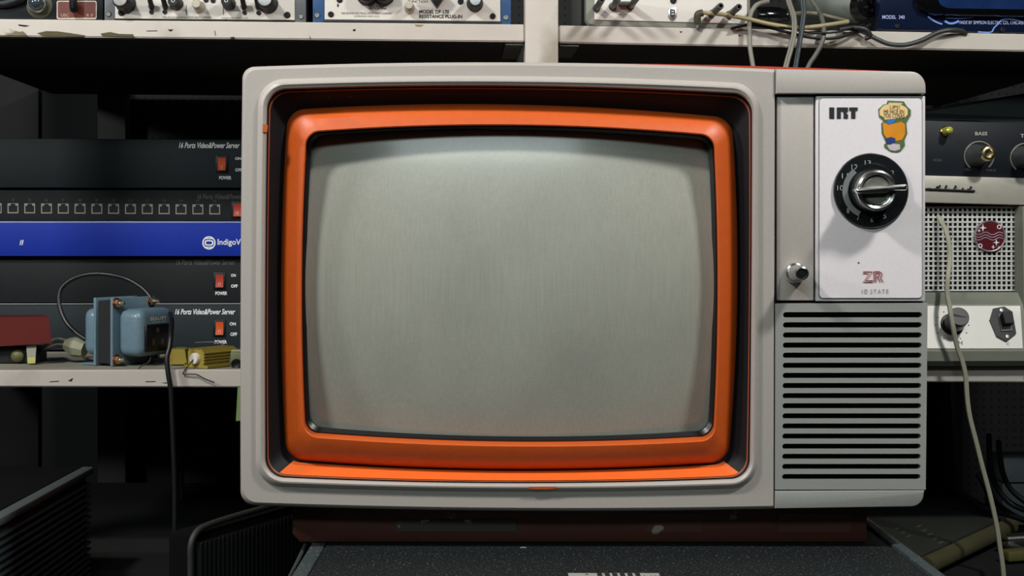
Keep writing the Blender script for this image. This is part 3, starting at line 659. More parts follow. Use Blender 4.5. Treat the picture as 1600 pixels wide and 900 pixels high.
# ------------------------------------------------------------------ leads and plugs on the upper right shelf edge
def cable(name, label, cat, pts, rpx, m, group=None, twin=0.0, fr=None):
    fr = fr or SF
    F = fr(*pts[0]); P = [F.at(*p) for p in pts]; r = F.m(rpx, pts[0][0], pts[0][2]); mb = MB()
    if twin:
        d = Vector((F.m(twin, pts[0][0]), 0, 0)); mb.tube([p-d for p in P], r, 8); mb.tube([p+d for p in P], r, 8)
        mb.tube(P, r*0.75, 6)
    else: mb.tube(P, rpx and r, 10)
    o = mb.build(name, m, None, 60, loc=F.o, rz=F.rz)
    return tag(o, label, cat, group)
F = SF(1207, 46, 0.055)
t = thing('black_jack_plug', 'glossy black cylindrical plug lying beside the white panel instrument', 'plug', F)
MB().lathe(F.at(1181, 26, 0.055), [(0,0),(F.m(13,1200),0),(F.m(15.5,1200),0.003),(F.m(16.5,1200),0.012),(F.m(16,1200),0.026),(F.m(13.5,1200),0.031),(F.m(13.5,1200),0.034),(F.m(9,1200),0.037),(0,0.037)], (1,0.05,0), 28).build('plug_body', mat('gloss_black', (14,15,17), 0.12, coat=0.5), t)
o = F.at(1233, 24, 0.055); MB().tube([o, o+Vector((0.02,-0.004,0.002)), o+Vector((0.035,-0.004,0.0)), o+Vector((0.055,-0.006,-0.006))], 0.0028, 8).build('plug_lead', DARKCORD, t)
F = SF(1320, 48, 0.06)
t = thing('socket_canister', 'grey metal canister with black pin socket end beside the navy meter', 'connector', F)
A_ = F.at(1262, 2, 0.10); B_ = F.at(1345, 9, 0.045); ax = (B_-A_).normalized(); ln_ = (B_-A_).length; R_ = F.m(27, 1320, 0.06)
MB().lathe(A_, [(0,0),(R_*.95,0),(R_,0.003),(R_,ln_-0.004),(R_*.9,ln_),(0,ln_)], ax, 32).build('canister', mat('canister_grey', (104,112,104), 0.5), t)
C_ = F.at(1340, 10, 0.046); 
cp = MB().lathe(C_, [(R_*.8,-0.002),(R_*.82,0.01),(R_*.78,0.016),(R_*.62,0.018),(0,0.018)], Vector((0.45,-0.9,0.0)), 28).build('socket_end', mat('gloss_black', (14,15,17), 0.12, coat=0.5), t)
for k in range(5):
    q = 2*math.pi*k/5; n_x = Vector((0.45,-0.9,0)).normalized(); u_ = Vector((0.9,0.45,0)).normalized()
    c_ = C_+n_x*0.0175+u_*(R_*.38*math.cos(q))+Vector((0,0,R_*.38*math.sin(q)))
    MB().lathe(c_, [(0.0018,0),(0.0018,0.004),(0.0012,0.005),(0,0.005)], n_x, 8).build('pin', mat('pin_dark', (60,60,58), 0.3, 0.8), cp)
cable('beige_lead', 'beige test lead running from dark elbow plug along shelf edge', 'cable', [(1096,20,-0.004),(1110,20.5,-0.014),(1135,23.5,-0.016),(1170,30,-0.016),(1205,38,-0.014),(1240,43,-0.012),(1270,42,-0.010),(1300,38,-0.004),(1325,34,0.005)], 3.4, BEIGECORD)
F = SF(1090, 34, -0.004)
t = thing('elbow_plug', 'dark olive elbow plug on lower edge of white panel instrument', 'plug', F)
OLV = mat('olive_rubber', (70,68,52), 0.5)
MB().tube([F.at(1090,36,-0.003), F.at(1089.5,28,-0.005), F.at(1091,22,-0.006), F.at(1098,20,-0.006)], F.m(5.6,1090), 12).build('plug_sleeve', OLV, t, 50)
MB().tube([F.at(1090,45,-0.003), F.at(1090,36,-0.003)], F.m(3.2,1090), 10, smooth=0).build('plug_tip', mat('tip_green_grey', (86,96,88), 0.5), t)
cable('black_twin_lead', 'pair of glossy black leads sagging along the shelf edge under the beige lead', 'cable', [(1142,45,-0.004),(1160,40,-0.006),(1180,39.5,-0.008),(1210,45,-0.010),(1240,53,-0.012),(1270,59,-0.012),(1300,60,-0.012),(1325,54,-0.010),(1345,45,-0.004),(1360,38,0.0)], 2.4, BLACK)
cable('black_thin_lead', 'thin black lead just above the sagging black pair', 'cable', [(1145,43,-0.010),(1175,37,-0.012),(1215,41,-0.014),(1260,50,-0.016),(1300,51,-0.016),(1330,44,-0.012),(1350,38,-0.006)], 1.6, BLACK)
cable('grey_hanging_lead', 'pale grey cord hanging behind television left of the twin leads', 'cable', [(1200,2,-0.002),(1182,8,-0.010),(1172,26,-0.014),(1171,50,-0.014),(1172,75,-0.016),(1176,100,-0.018),(1184,150,-0.02),(1190,260,-0.02),(1185,420,-0.02),(1190,560,-0.01)], 3.6, GREYCORD)
cable('grey_twin_lead', 'pale grey flat twin lead hanging over shelf edge behind television', 'cable', [(1228,-30,-0.022),(1232,0,-0.022),(1240,25,-0.022),(1241,50,-0.022),(1236,75,-0.022),(1229,100,-0.022),(1215,160,-0.022),(1205,280,-0.022),(1210,440,-0.022),(1205,600,-0.02)], 2.1, mat('twin_lead_grey', (126,125,113), 0.4), twin=2.2)
cable('dark_twin_lead', 'dark blue grey flat twin lead hanging right beside the pale twin lead', 'cable', [(1255,-30,-0.018),(1255,5,-0.018),(1256,20,-0.018),(1252,50,-0.018),(1247,80,-0.018),(1243,105,-0.018),(1236,160,-0.018),(1228,280,-0.018),(1232,430,-0.018),(1226,590,-0.018)], 2.0, mat('twin_lead_dark', (54,64,68), 0.35), twin=2.1)
cable('grey_round_cord', 'grey round cord dropping diagonally under the canister behind television', 'cable', [(1268,0,0.02),(1278,15,0.010),(1286,35,-0.004),(1287,55,-0.012),(1283,70,-0.014),(1273,88,-0.014),(1263,104,-0.014),(1245,150,-0.014),(1240,250,-0.012),(1252,400,-0.012),(1248,560,-0.012)], 3.6, mat('mid_grey_cord', (92,94,88), 0.5))
cable('grey_plug_lead', 'beige grey cord between black plug and canister', 'cable', [(1236,22,0.03),(1258,20,0.012),(1280,22,0.008),(1300,27,0.006),(1325,33,0.012)], 3.0, mat('lead_grey_beige', (116,112,94), 0.5))
cable('dark_grey_cable', 'thick dark grey cable looping along shelf edge below the navy meter', 'cable', [(1332,46,-0.004),(1350,50,-0.008),(1368,60,-0.010),(1390,69,-0.011),(1415,70,-0.011),(1440,63,-0.010),(1465,51,-0.008),(1485,47,-0.008),(1502,48,-0.004),(1509,53,0.0)], 3.7, DARKCORD)
cable('dark_loop_cable', 'dark cable stub curling from the cable knot below the canister', 'cable', [(1312,46,-0.006),(1335,43,-0.010),(1352,46,-0.012),(1360,56,-0.010),(1352,60,-0.006)], 3.6, mat('dark_cord', (44,46,46), 0.45))

# ------------------------------------------------------------------ rack units on the lower left shelf
RACK = mat('rack_black', (27, 36, 41), 0.6, spec=0.3, var=0.08, bump=0.25, bscale=1500)
RACKD = mat('rack_shaded', (17, 22, 25), 0.65, spec=0.3, var=0.08, bump=0.25, bscale=1500)  # rack black darkened for the shade on the set-back units
ROCK = mat('orange_rocker', (190, 78, 34), 0.45, spec=0.25)
ROCKR = mat('red_rocker', (158, 52, 40), 0.45, spec=0.25)
def unit(name, label, cat, yt, yb, v, m, group='black rack units on the lower shelf', slope=3):
    F = SF(190, yb, v)
    t = thing(name, label, cat, F, group)
    rect(F, -196, 400, yt+2, yb, v+0.004, v+0.27, 0.001).build('case', m, t)
    fpn = poly(F, [(-200,yt-slope*.6),(405,yt+slope),(405,yb-0.6),(-200,yb-0.6)], v, v+0.005, 0.0008).build('front_panel', m, t)
    return F, t, fpn
def rocker(t, F, x, y, v, m, on=False):
    b_ = rect(F, x-9.5, x+9.5, y-13.5, y+13.5, v-0.0015, v+0.001, 0.0006).build('power_switch', BLACK, t)
    a_, c_ = F.at(x-6, y+10, v-0.002), F.at(x+6, y-10, v-0.002)
    e = 0.0035
    MB().extrude_x([(v-F.v-0.001, a_.z), (v-F.v-0.001-e, a_.z), (v-F.v-0.0015, (a_.z+c_.z)/2), (v-F.v-0.001-e*.4, c_.z), (v-F.v-0.001, c_.z)], a_.x, c_.x).build('rocker', m, b_)
    text(b_, F, '0', x-2, x+2, y+2.5, y+7.5, mat('rocker_mark', (235,170,130), 0.5), v=v-0.0042)
    return b_
def onoff(fpn, F, v, son, soff, spow, m=INKW):
    text(fpn, F, 'ON', *son, m, v=v, bold=0.03); text(fpn, F, 'OFF', *soff, m, v=v, bold=0.03); text(fpn, F, 'POWER', *spow, m, v=v, bold=0.03)
T16 = '16 Ports Video&Power Server'
V4 = 0.25
F, t, fpn = unit('rack_server', 'black server with bright lettering at bottom of rack stack behind transformer', 'server', 475, 547.5, V4, RACK, slope=0)
text(fpn, F, T16, 273.5, 367.5, 482.5, 491.5, INKW, v=V4, shear=0.3, bold=0.02)
rocker(t, F, 343, 513, V4, ROCK); onoff(fpn, F, V4, (359,368.5,503.5,508.5), (360,370.5,519.5,525), (335.5,354.5,531.5,537))
rect(F, -199, 405, 474.0, 475.8, V4-0.0016, V4+0.003).build('edge_highlight', mat('pale_edge_highlight', (168,174,174), 0.5), fpn)  # pale strip stands in for the highlight along the top edge
F, t, fpn = unit('rack_server', 'black server with red switch directly under the blue unit', 'server', 402, 474, V4+0.006, RACKD, slope=1)
text(fpn, F, T16, 275, 367.5, 405.5, 414, INKG, v=V4+0.006, shear=0.3, bold=0.01)
rocker(t, F, 343, 439, V4+0.006, ROCKR); onoff(fpn, F, V4+0.006, (361,368.5,428,432.5), (361,371.5,444.5,449.5), (336.5,355,455.5,461))
F, t, fpn = unit('video_unit', 'bright blue rack unit with white round eye logo between black servers', 'server', 347, 401, V4-0.006, mat('royal_blue_panel', (16, 44, 148), 0.6, spec=0.2, var=0.06, bump=0.15, bscale=1200), slope=2.2)
lg = disc(F, 326.5, 379.5, V4-0.006, [(10.4,-0.0002),(10.4,0.0003),(8.4,0.0003),(8.4,-0.0002)], 32).build('logo_ring', INKW, fpn)
b0 = roundrect(319.5,333.5,375.2,383.8,3.6)
q0 = [F.at(x,y,V4-0.0064) for x,y in b0]; q1 = [F.at(326.5+(x-326.5)*.68,379.5+(y-379.5)*.55,V4-0.0064) for x,y in b0]
MB().loft([q0,q1]).build('logo_eye', INKW, lg)
for y_ in (372.8, 386.2): rect(F, 321, 332, y_-.7, y_+.7, V4-0.0064, V4-0.0058).build('logo_bar', INKW, lg)
text(fpn, F, 'IndigoVision', 340.2, 398, 373.5, 385.5, INKW, v=V4-0.006, bold=0.012)
for x in (30.5, 33.5): poly(F, [(x,383),(x+1.4,383),(x+3.4,375),(x+2,375)], V4-0.0065, V4-0.006).build('slash_mark', INKW, fpn)
rect(F, -199, 405, 346.0, 348.4, V4-0.0068, V4+0.003, 0.0004).build('edge_highlight', mat('blue_edge_highlight', (120,134,196), 0.35), fpn)  # lighter blue strip painted as the highlight of the rounded top edge
F, t, fpn = unit('port_server', 'black rack server with a row of square network ports above blue unit', 'server', 295, 346, V4+0.008, RACKD, slope=2)
text(fpn, F, T16, 308, 400, 303, 311, INKG, v=V4+0.008, shear=0.3, bold=0.01)
PORT = mat('port_metal', (150,150,142), 0.4, 0.5); VP_ = V4+0.008
for i in range(17):
    cx_ = 335.5-26.4*i+0.03*i*i*0.35; cy_ = 327-0.15*i
    mb = MB()
    pr = rect(F, cx_-8.4, cx_+8.4, cy_-7.5, cy_+8, VP_-0.0008, VP_+0.002).build('network_port', PORT, t)
    poly(F, [(cx_-6.8,cy_+6.2),(cx_-6.8,cy_-4),(cx_-3.5,cy_-4),(cx_-3.5,cy_-7),(cx_+3.5,cy_-7),(cx_+3.5,cy_-4),(cx_+6.8,cy_-4),(cx_+6.8,cy_+6.2)], VP_-0.0011, VP_+0.002).build('port_opening', BLACKM, pr)
    if 16-i > 0: text(pr, F, str(16-i), cx_-2.4, cx_+2.4, cy_-15, cy_-11, INKG, v=VP_)
rocker(t, F, 371, 328, VP_, ROCKR)
F, t, fpn = unit('rack_server', 'dark grey server with bright lettering on top of the rack stack', 'server', 216, 294, V4, RACK, slope=3)
text(fpn, F, T16, 279.5, 374.5, 222.5, 231.5, INKW, v=V4, shear=0.3, bold=0.02)
rocker(t, F, 346.5, 256.5, V4, ROCK); onoff(fpn, F, V4, (367.5,377,245.5,250), (367.5,378.5,263,268), (342.5,361.5,275,280.5))

# ------------------------------------------------------------------ small parts on the lower left shelf
BG = mat('blue_grey_hammer_paint', (102, 128, 142), 0.38, var=0.12, scale=160, bump=0.3, bscale=420, coat=0.2)
class Turn:                                                 # local frame of a thing turned by rz, origin at a pixel
    def __init__(self, px, py, v, rz):
        F = SF(px, py, v); self.o = F.o; self.rz = rz; self.v = 0
F = Turn(172, 571, 0.035, math.radians(-25)); F.o.z = zmax(130,262,'LL')
t = thing('transformer', 'blue grey steel transformer with black outlet and curled cord on lower shelf', 'transformer', F)
Hh, Wd, Tk = 0.0745, 0.071, 0.0200
def RB(x0,x1,y0,y1,z0,z1,r,seg=5,axis_only=None):
    return MB().box(x0,x1,y0,y1,z0,z1,r,seg)
RB(-Tk+0.0005,-0.0005,0.003,Wd-0.003,0.002,Hh-0.003,0.001,1).build('core', mat('core_laminations', (20,22,25), 0.6, var=0.4, scale=20), t)
RB(0,0.0035,0,Wd,0,Hh,0.0008).build('end_plate', BG, t); RB(-Tk-0.0035,-Tk,0,Wd,0,Hh,0.0008).build('end_plate', BG, t)
MB().box(-0.045,-Tk-0.002,0.004,0.020,0.0,0.002,0.0006).build('foot', BG, t); MB().box(-0.045,-Tk-0.002,Wd-0.02,Wd-0.004,0.0,0.002,0.0006).build('foot', BG, t)
b1 = RB(0.003,0.037,0.007,Wd-0.005,0.010,Hh-0.012,0.010).build('bell_cover', BG, t, 50)
RB(-Tk-0.026,-Tk-0.003,0.007,Wd-0.005,0.010,Hh-0.012,0.010).build('bell_cover', BG, t, 50)
oy0, oy1 = 0.013, 0.052
ot = MB().box(0.0355,0.0395,oy0,oy1,0.0155,0.0455,0.0012).build('outlet', mat('outlet_black', (16,17,19), 0.35), b1)
for y_, z_, w_, h_ in ((0.032,0.039,0.004,0.005),(0.025,0.026,0.0035,0.006),(0.040,0.026,0.0035,0.006)):
    MB().box(0.039,0.0398,y_-w_/2,y_+w_/2,z_-h_/2,z_+h_/2).build('outlet_slot', mat('slot_brass', (96,92,86), 0.4, 0.5), ot)
for y_, z_ in ((0.006,Hh-0.006),(Wd-0.006,Hh-0.006),(0.006,0.0065),(Wd-0.006,0.0065)):
    w1 = MB().lathe((0.0035,y_,z_), [(0.0062,0),(0.0062,0.0012),(0,0.0012)], (1,0,0), 16).build('bolt_washer', COPPER, t)
    MB().lathe((0.0047,y_,z_), [(0.0045,0),(0.0045,0.004),(0.0025,0.0045),(0.0022,0.010),(0,0.0105)], (1,0,0), 6).build('bolt_nut', mat('nut_zinc', (190,178,150), 0.3, 0.9), w1, 25)
class SideFrame:                                            # lettering on the outlet face (normal +x)
    pass
def side_text(parent, s, y0, y1, z0, z1, x, m, bold=0.02):
    c = bpy.data.curves.new('lettering', 'FONT'); c.body = s; c.offset = bold; c.resolution_u = 3
    tt = bpy.data.objects.new('lettering', c); COL.objects.link(tt)
    dg = bpy.context.evaluated_depsgraph_get(); dg.update()
    me = bpy.data.meshes.new_from_object(tt.evaluated_get(dg)); bpy.data.objects.remove(tt); bpy.data.curves.remove(c)
    xs = [p.co.x for p in me.vertices]; ys = [p.co.y for p in me.vertices]
    for p in me.vertices:
        p.co = (x, y0+(p.co.x-min(xs))/(max(xs)-min(xs))*(y1-y0), z0+(p.co.y-min(ys))/(max(ys)-min(ys))*(z1-z0))
    me.materials.clear(); me.materials.append(m)
    o = bpy.data.objects.new('lettering', me); COL.objects.link(o); o.parent = parent
side_text(b1, 'BEAUTY', 0.022, 0.050, 0.0495, 0.0535, 0.0372, INKW); side_text(b1, 'OUTPUT 110V', 0.024, 0.048, 0.0465, 0.0485, 0.0372, INKW, 0.0)
def toT(px, py, v):                                         # pixel point in the transformer's own axes
    w = SF(px, py, v).o - F.o; c, s = math.cos(F.rz), math.sin(F.rz)
    return Vector((w.x*c+w.y*s, -w.x*s+w.y*c, w.z))
MB().tube([toT(238,478,0.085), toT(236,466,0.09), toT(222,450,0.095), toT(200,437,0.10), toT(175,430,0.10), toT(145,428,0.10), toT(118,434,0.10), toT(98,448,0.10), toT(92,466,0.098), toT(95,485,0.095), toT(104,504,0.09), toT(118,519,0.085), toT(134,530,0.08)], 0.0025, 10).build('power_cord', RUBBER, t, 60)
cable('black_mains_cord', 'black mains cord hanging from the transformer over the shelf edge', 'cord', [(266,490,0.045),(268,502,0.020),(267,522,0.002),(265,542,-0.006),(261,560,-0.010),(263,585,-0.012),(267,610,-0.012),(269,650,-0.012),(271,700,-0.012),(273,760,-0.012),(273,830,-0.014),(272,900,-0.016),(272,960,-0.016)], 4.0, RUBBER)
# red box on the far left
F = SF(20, 571, 0.07)
t = thing('red_instrument_box', 'red painted metal box with pale strap, left end of lower shelf', 'box', F)
RED = mat('red_enamel', (86, 25, 22), 0.55, spec=0.25, var=0.08)
P = [F.at(-60,497,0.06), F.at(76,495,0.06), F.at(81,536,0.06), F.at(-60,545,0.06)]
Q = [p+Vector((-0.022,0.05,0.0)) for p in P]
cv = MB().hexa(P+Q).build('cover', RED, t, 20)
rect(F, -60, 56, 543, 571.5, 0.075, 0.12, 0.002, zb=zmax(-60,56,'LL')).build('base', mat('box_base_dark', (24,25,26), 0.6), t)
MB().hexa([F.at(41,540,0.066),F.at(57,538,0.066),F.at(55,567.5,0.060),F.at(43,568,0.060),F.at(41,540,0.070),F.at(57,538,0.070),F.at(55,567,0.066),F.at(43,567.5,0.066)]).build('strap', mat('strap_grey', (134,136,122), 0.7, spots=[((170,168,90), 60, 0.56, 0.03)]), t)
disc(F, 29, 555.5, 0.076, [(10.5,0),(10,0.005),(6,0.008),(0,0.009)], 16).build('terminal', mat('olive_terminal', (92,92,58), 0.5), t)
# connector
F = SF(118, 565, 0.10)
t = thing('wire_connector', 'pale grey green connector with wires between red box and transformer', 'connector', F)
CON = mat('pale_connector', (140, 140, 118), 0.6)
c0 = [F.at(102,538,0.09), F.at(133,546,0.085)]
ax = (c0[1]-c0[0]); L_ = ax.length
MB().lathe(c0[0], [(0,0),(0.006,0),(0.0085,0.004),(0.011,0.010),(0.0115,L_*.6),(0.010,L_*.8),(0.0095,L_),(0,L_)], ax, 8).build('connector_body', CON, t, 30)
for k, (dy, col) in enumerate(((-5,'g'),(0,'d'),(4,'g'),(8,'d'))):
    MB().tube([F.at(104,536+dy*.8,0.09), F.at(88,534+dy,0.085), F.at(74,540+dy*.8,0.08), F.at(60,550+dy*.3,0.09)], 0.0013, 6).build('wire', GREYCORD if col == 'g' else DARKCORD, t, 60)
# gold resistor
F = Turn(306, 577, 0.012, 0)
rzR = math.radians(58); F.rz = rzR; F.o.z = zmax(265,345,'LL')
GOLD = mat('gold_anodised', (158, 142, 62), 0.42, 0.15, var=0.12, scale=150)
t = thing('power_resistor', 'gold finned power resistor with white ceramic end on shelf edge', 'resistor', F)
w2 = 0.0115; ln2 = 0.052
pr = [(-w2-0.006,0),(w2+0.006,0),(w2+0.006,0.0025),(w2,0.003)]
for i in range(4):
    z = 0.005+i*0.0032; pr += [(w2-0.0002,z),(w2+0.0012,z+0.0008),(w2+0.0012,z+0.0018),(w2-0.0002,z+0.0026)]
pr += [(w2-0.002,0.0195)]
for i in range(5):
    xq = w2-0.004-i*0.004; pr += [(xq,0.0195),(xq-0.0006,0.0208),(xq-0.0018,0.0208),(xq-0.0024,0.0195)]
pr += [(-w2+0.002,0.0195),(-w2,0.0175),(-w2,0.003),(-w2-0.006,0.0025)]
# body runs along local x; profile is (y, z)
MB().extrude_x([(-a_, b_) for a_, b_ in pr][::-1], 0.0, ln2).build('finned_body', GOLD, t, 20)
MB().box(0.03, 0.05, w2+0.004, w2+0.012, 0, 0.0022, 0.0005).build('mounting_tab', GOLD, t)
ce = MB().lathe((0.0,0,0.010), [(0.0062,-0.001),(0.0062,0.003),(0.0055,0.004),(0,0.004)], (-1,0,0), 20).build('ceramic_end', mat('white_ceramic', (226,222,210), 0.4), t)
def toR(px, py, v):
    w = SF(px, py, v).o - F.o; c, s = math.cos(rzR), math.sin(rzR); return Vector((w.x*c+w.y*s, -w.x*s+w.y*c, w.z))
MB().tube([Vector((-0.003,0,0.010)), Vector((-0.006,0.0005,0.007)), toR(287,581,-0.003), toR(288,584.5,-0.003), toR(297,584.5,-0.004), toR(308,585.5,-0.004), toR(320,592,-0.004), toR(335,597.5,-0.004)], 0.0007, 6).build('wire_lead', mat('lead_dark', (52,48,42), 0.5), t, 60)
F = SF(277, 569, 0.05)
t = thing('gold_bracket', 'flat gold metal block beside the black cord, left of finned resistor', 'bracket', F)
MB().hexa([F.at(264,545.5,0.05),F.at(289,546,0.05),F.at(292,568.5,0.05),F.at(264,569,0.05)]+[p+Vector((0.004,0.03,0)) for p in [F.at(264,545.5,0.05),F.at(289,546,0.05),F.at(292,568.5,0.05),F.at(264,569,0.05)]]).build('block', GOLD, t, 20)
MB().box(*(lambda a,b: (a.x,b.x,-0.004,0.0,a.z,a.z+0.002))(F.at(266,569,0.05),F.at(290,569,0.05))).build('flange', GOLD, t)
F = SF(372, 575, 0.02)
t = thing('olive_component', 'olive square component with black round button beside television edge', 'component', F)
rect(F, 360, 384, 550, 576.5, 0.02, 0.04, 0.001, zb=zmax(360,384,'LL')).build('body', mat('olive_component', (104,108,72), 0.55, var=0.25), t)
disc(F, 369.5, 568.5, 0.02, [(8,0),(8,0.003),(6,0.005),(3,0.004),(0,0.004)], 20).build('button', BLACK, t)
rect(F, 361, 383, 547, 550.2, 0.02, 0.036, 0.0005).build('top_lug', mat('tan_lug', (150,146,108), 0.5), t)
cable('loose_grey_wire', 'thin grey wire arching over gold resistor towards the olive component', 'wire', [(305,535.5,0.09),(330,534.5,0.085),(345,537,0.07),(356,546,0.05),(360,556,0.04),(358,571,0.03)], 0.9, mat('thin_wire_grey', (110,112,108), 0.4))
cable('short_wire_scrap', 'short dark wire scrap under the transformer front corner', 'wire', [(216,576,0.010),(224,570,0.014),(232,566,0.02),(236,558,0.02)], 1.0, DARKCORD)
tag(MB().hexa([Vector(p) for p in [(0,0,0),(.006,0,0),(.004,0,-.036),(-.002,0,-.036),(0,.001,0),(.006,.001,0),(.004,.001,-.036),(-.002,.001,-.036)]]).build('green_strap', mat('green_webbing', (118,140,92), 0.7), None, loc=SF(371.5,605,0.0).o, rz=SR), 'green strap end hanging under lower shelf beside the television', 'strap')
tag(MB().hexa([Vector(p) for p in [(0,0,0),(.003,0,0),(.002,0,-.018),(-.002,0,-.018),(0,.001,0),(.003,.001,0),(.002,.001,-.018),(-.002,.001,-.018)]]).build('pale_strap', mat('pale_webbing', (150,150,130), 0.7), None, loc=SF(371.5,632,0.0015).o, rz=SR), 'pale strap end hanging below the green strap', 'strap')

# ------------------------------------------------------------------ right-hand shelf: amplifier and intercom
F = SF(1560, 277, 0.045)
AMPB = mat('navy_amplifier_panel', (14, 20, 28), 0.5, spec=0.3, var=0.1)
t = thing('tube_amplifier', 'dark navy amplifier with bass knob and silver bar, right of television', 'amplifier', F)
rect(F, 1425, 1690, 190, 318, 0.055, 0.25, 0.002).build('case', AMPB, t)
fpn = poly(F, [(1420,187),(1690,195),(1690,285),(1420,275)], 0.045, 0.056, 0.0008).build('front_panel', AMPB, t)
BAR = mat('brushed_silver_bar', (182,180,168), 0.38, 0.35, var=0.1, scale=90)
br = poly(F, [(1420,273.5),(1690,280.5),(1690,322.5),(1420,315.5)], 0.036, 0.056, 0.001).build('silver_bar', BAR, t)
for x, y in ((1524,243),(1596,246)):
    k = disc(F, x, y, 0.045, [(17,0),(17,0.004),(14,0.008),(12.5,0.030),(11.5,0.034),(0,0.034)], 32).build('tone_knob', mat('dark_knob', (62,66,68), 0.45), t)
    disc(F, x, y, 0.045, [(11.5,-0.001),(11.5,0.003),(10,0.006),(7,0.0065),(5.5,0.005),(0,0.004)], 32, out=0.0338).build('knob_cap', mat('gold_cap', (222,204,160), 0.25, 1.0), k)
    P = [F.at(x+6+22.5*math.sin(math.radians(a_)), y+1-22.5*math.cos(math.radians(a_)), 0.0448) for a_ in range(-140, 141, 10)]
    MB().tube(P, F.m(1.6, 1525), 6, smooth=0).build('dial_arc', mat('dial_arc_grey', (120,122,112), 0.6), fpn, 60)
INKS = mat('silver_ink', (170,172,160), 0.6)
text(fpn, F, 'BASS', 1523.5, 1542.5, 206, 211.5, INKS, v=0.0448, bold=0.02); text(fpn, F, 'TREBLE', 1594.5, 1624, 209.5, 215, INKS, v=0.0448, bold=0.02)
text(fpn, F, 'MODEL', 1458, 1472, 248.5, 252, INKG, v=0.0448)
text(fpn, F, 'MIN', 1507, 1516, 263, 267, INKG, v=0.0448); text(fpn, F, 'MAX', 1541, 1556, 264, 268, INKG, v=0.0448)
jl = disc(F, 1476, 205, 0.045, [(7.5,0),(7.5,0.003),(6,0.004)], 20).build('pilot_bezel', BRASS, t)
disc(F, 1476, 205, 0.045, [(6.2,0.003),(6.2,0.012),(5,0.017),(2,0.019),(0,0.019)], 16).build('pilot_jewel', mat('yellow_green_jewel', (176,176,70), 0.1, coat=0.6), jl)
MB().tube([F.at(1440,295,0.0345), F.at(1523,298.5,0.0345)], F.m(1.7,1480), 8, smooth=0).build('script_bar', BLACK, br)
for x, w_, h_ in ((1452,7,3),(1464,6,6),(1468,4,8),(1478,5,8),(1492.5,6,8),(1504,4,5),(1512,4,4),(1516.5,6,8)):
    y = 296.5+(x-1440)*.042
    MB().tube([F.at(x-w_/2,y,0.0345), F.at(x,y-h_,0.0345), F.at(x+w_/4,y-h_*.8,0.0345), F.at(x-w_/8,y-h_*.4,0.0345), F.at(x+w_/2,y,0.0345)], F.m(0.95,1480), 6, smooth=4).build('script_letter', BLACK, br)
F = SF(1560, 187, 0.12)
t = thing('slanted_lid', 'dark slanted lid leaning on top of the navy amplifier', 'lid', F)
MB().hexa([F.at(1440,176,0.12),F.at(1700,134,0.12),F.at(1700,188,0.10),F.at(1440,187.5,0.10),F.at(1440,172,0.14),F.at(1700,130,0.14),F.at(1700,187,0.125),F.at(1440,186.5,0.125)]).build('lid_panel', mat('dim_grey_lid', (40,46,46), 0.6), t)
# intercom with square-hole grille
F = SF(1530, 570.5, 0.004)
OG = mat('olive_grey_enamel', (124, 128, 116), 0.45, bump=0.1)
t = thing('intercom_speaker', 'grey intercom with white square-hole grille and red round emblem, under the silver bar', 'speaker', F)
a_, b_ = F.at(1415, 450, 0.05), F.at(1690, 450, 0.05)
pz = lambda py, v: (v-F.v, F.at(1530, py, v).z)
prof = [pz(457,0.040), pz(475,0.028), pz(479,0.027), pz(545,0.006), pz(549,0.004), pz(564,0.004), (0.010-F.v, zmax(1415,1690,'LR')-F.o.z), (0.24, zmax(1415,1690,'LR')-F.o.z), (0.24, pz(322,0.05)[1]), pz(322,0.062), pz(456,0.062)]
MB().extrude_x(prof, a_.x, b_.x).build('housing', OG, t, 20)
for (x0, x1) in ((1597.5,1640),):
    aa, bb = F.at(x0, 400, 0.03).x, F.at(x1, 400, 0.03).x
    MB().extrude_x([pz(322,0.030), pz(470,0.026), pz(545,0.003), pz(565,0.001), pz(566,0.05), pz(322,0.065)], aa, bb).build('side_cheek', OG, t, 20)
rect(F, 1420, 1597, 323, 457, 0.0600, 0.0625).build('grille_backing', BLACKM, t)
gm = MB(); gx0, gx1, gy0, gy1 = 1428.0, 1597.0, 324.0, 454.5; gp = 7.62
n = int((gx1-gx0)/gp)
for i in range(n+1): rect(F, gx0+i*gp-1.35, gx0+i*gp+1.35, gy0, gy1, 0.052, 0.0532, mb=gm)
for j in range(int((gy1-gy0)/gp)+1): rect(F, gx0, gx1, gy0+j*gp-1.35, gy0+j*gp+1.35, 0.0516, 0.0530, mb=gm)
grl = gm.build('grille', mat('white_grille_metal', (206,208,204), 0.4, 0.1), t, 30, recalc=True)
em = disc(F, 1545.5, 369, 0.0510, [(24.5,-0.0004),(24.5,0.003),(23.4,0.0040),(22.2,0.0036)], 48).build('emblem', mat('emblem_rim', (150,140,148), 0.4, 0.5), t)
disc(F, 1545.5, 369, 0.0510, [(22.6,0.0030),(22,0.0036),(0,0.0036)], 48).build('emblem_field', mat('maroon_enamel', (84,16,26), 0.45, spec=0.3), em)
for k, dy in enumerate((-4.2, 0, 4.2)):
    P = [F.at(1523.5+x, 369+dy+2.0*math.sin(x/44*4*math.pi), 0.0470) for x in [i*44/24 for i in range(25)]]
    MB().tube(P, F.m(0.6,1545), 6, smooth=0).build('emblem_wave', mat('emblem_line', (186,176,192), 0.5), em, 60)
def star(x, y, r, m=INKW):
    P = []
    for k in range(8):
        q = math.radians(45*k); rr = r if k % 2 == 0 else r*.28; P.append((x+rr*math.sin(q), y-rr*math.cos(q)))
    poly(F, P, 0.0466, 0.0474).build('emblem_star', m, em)
star(1536,356,6); star(1530,360.5,3); star(1557,379,5.5); star(1552,386,3.5); star(1561,387,3)
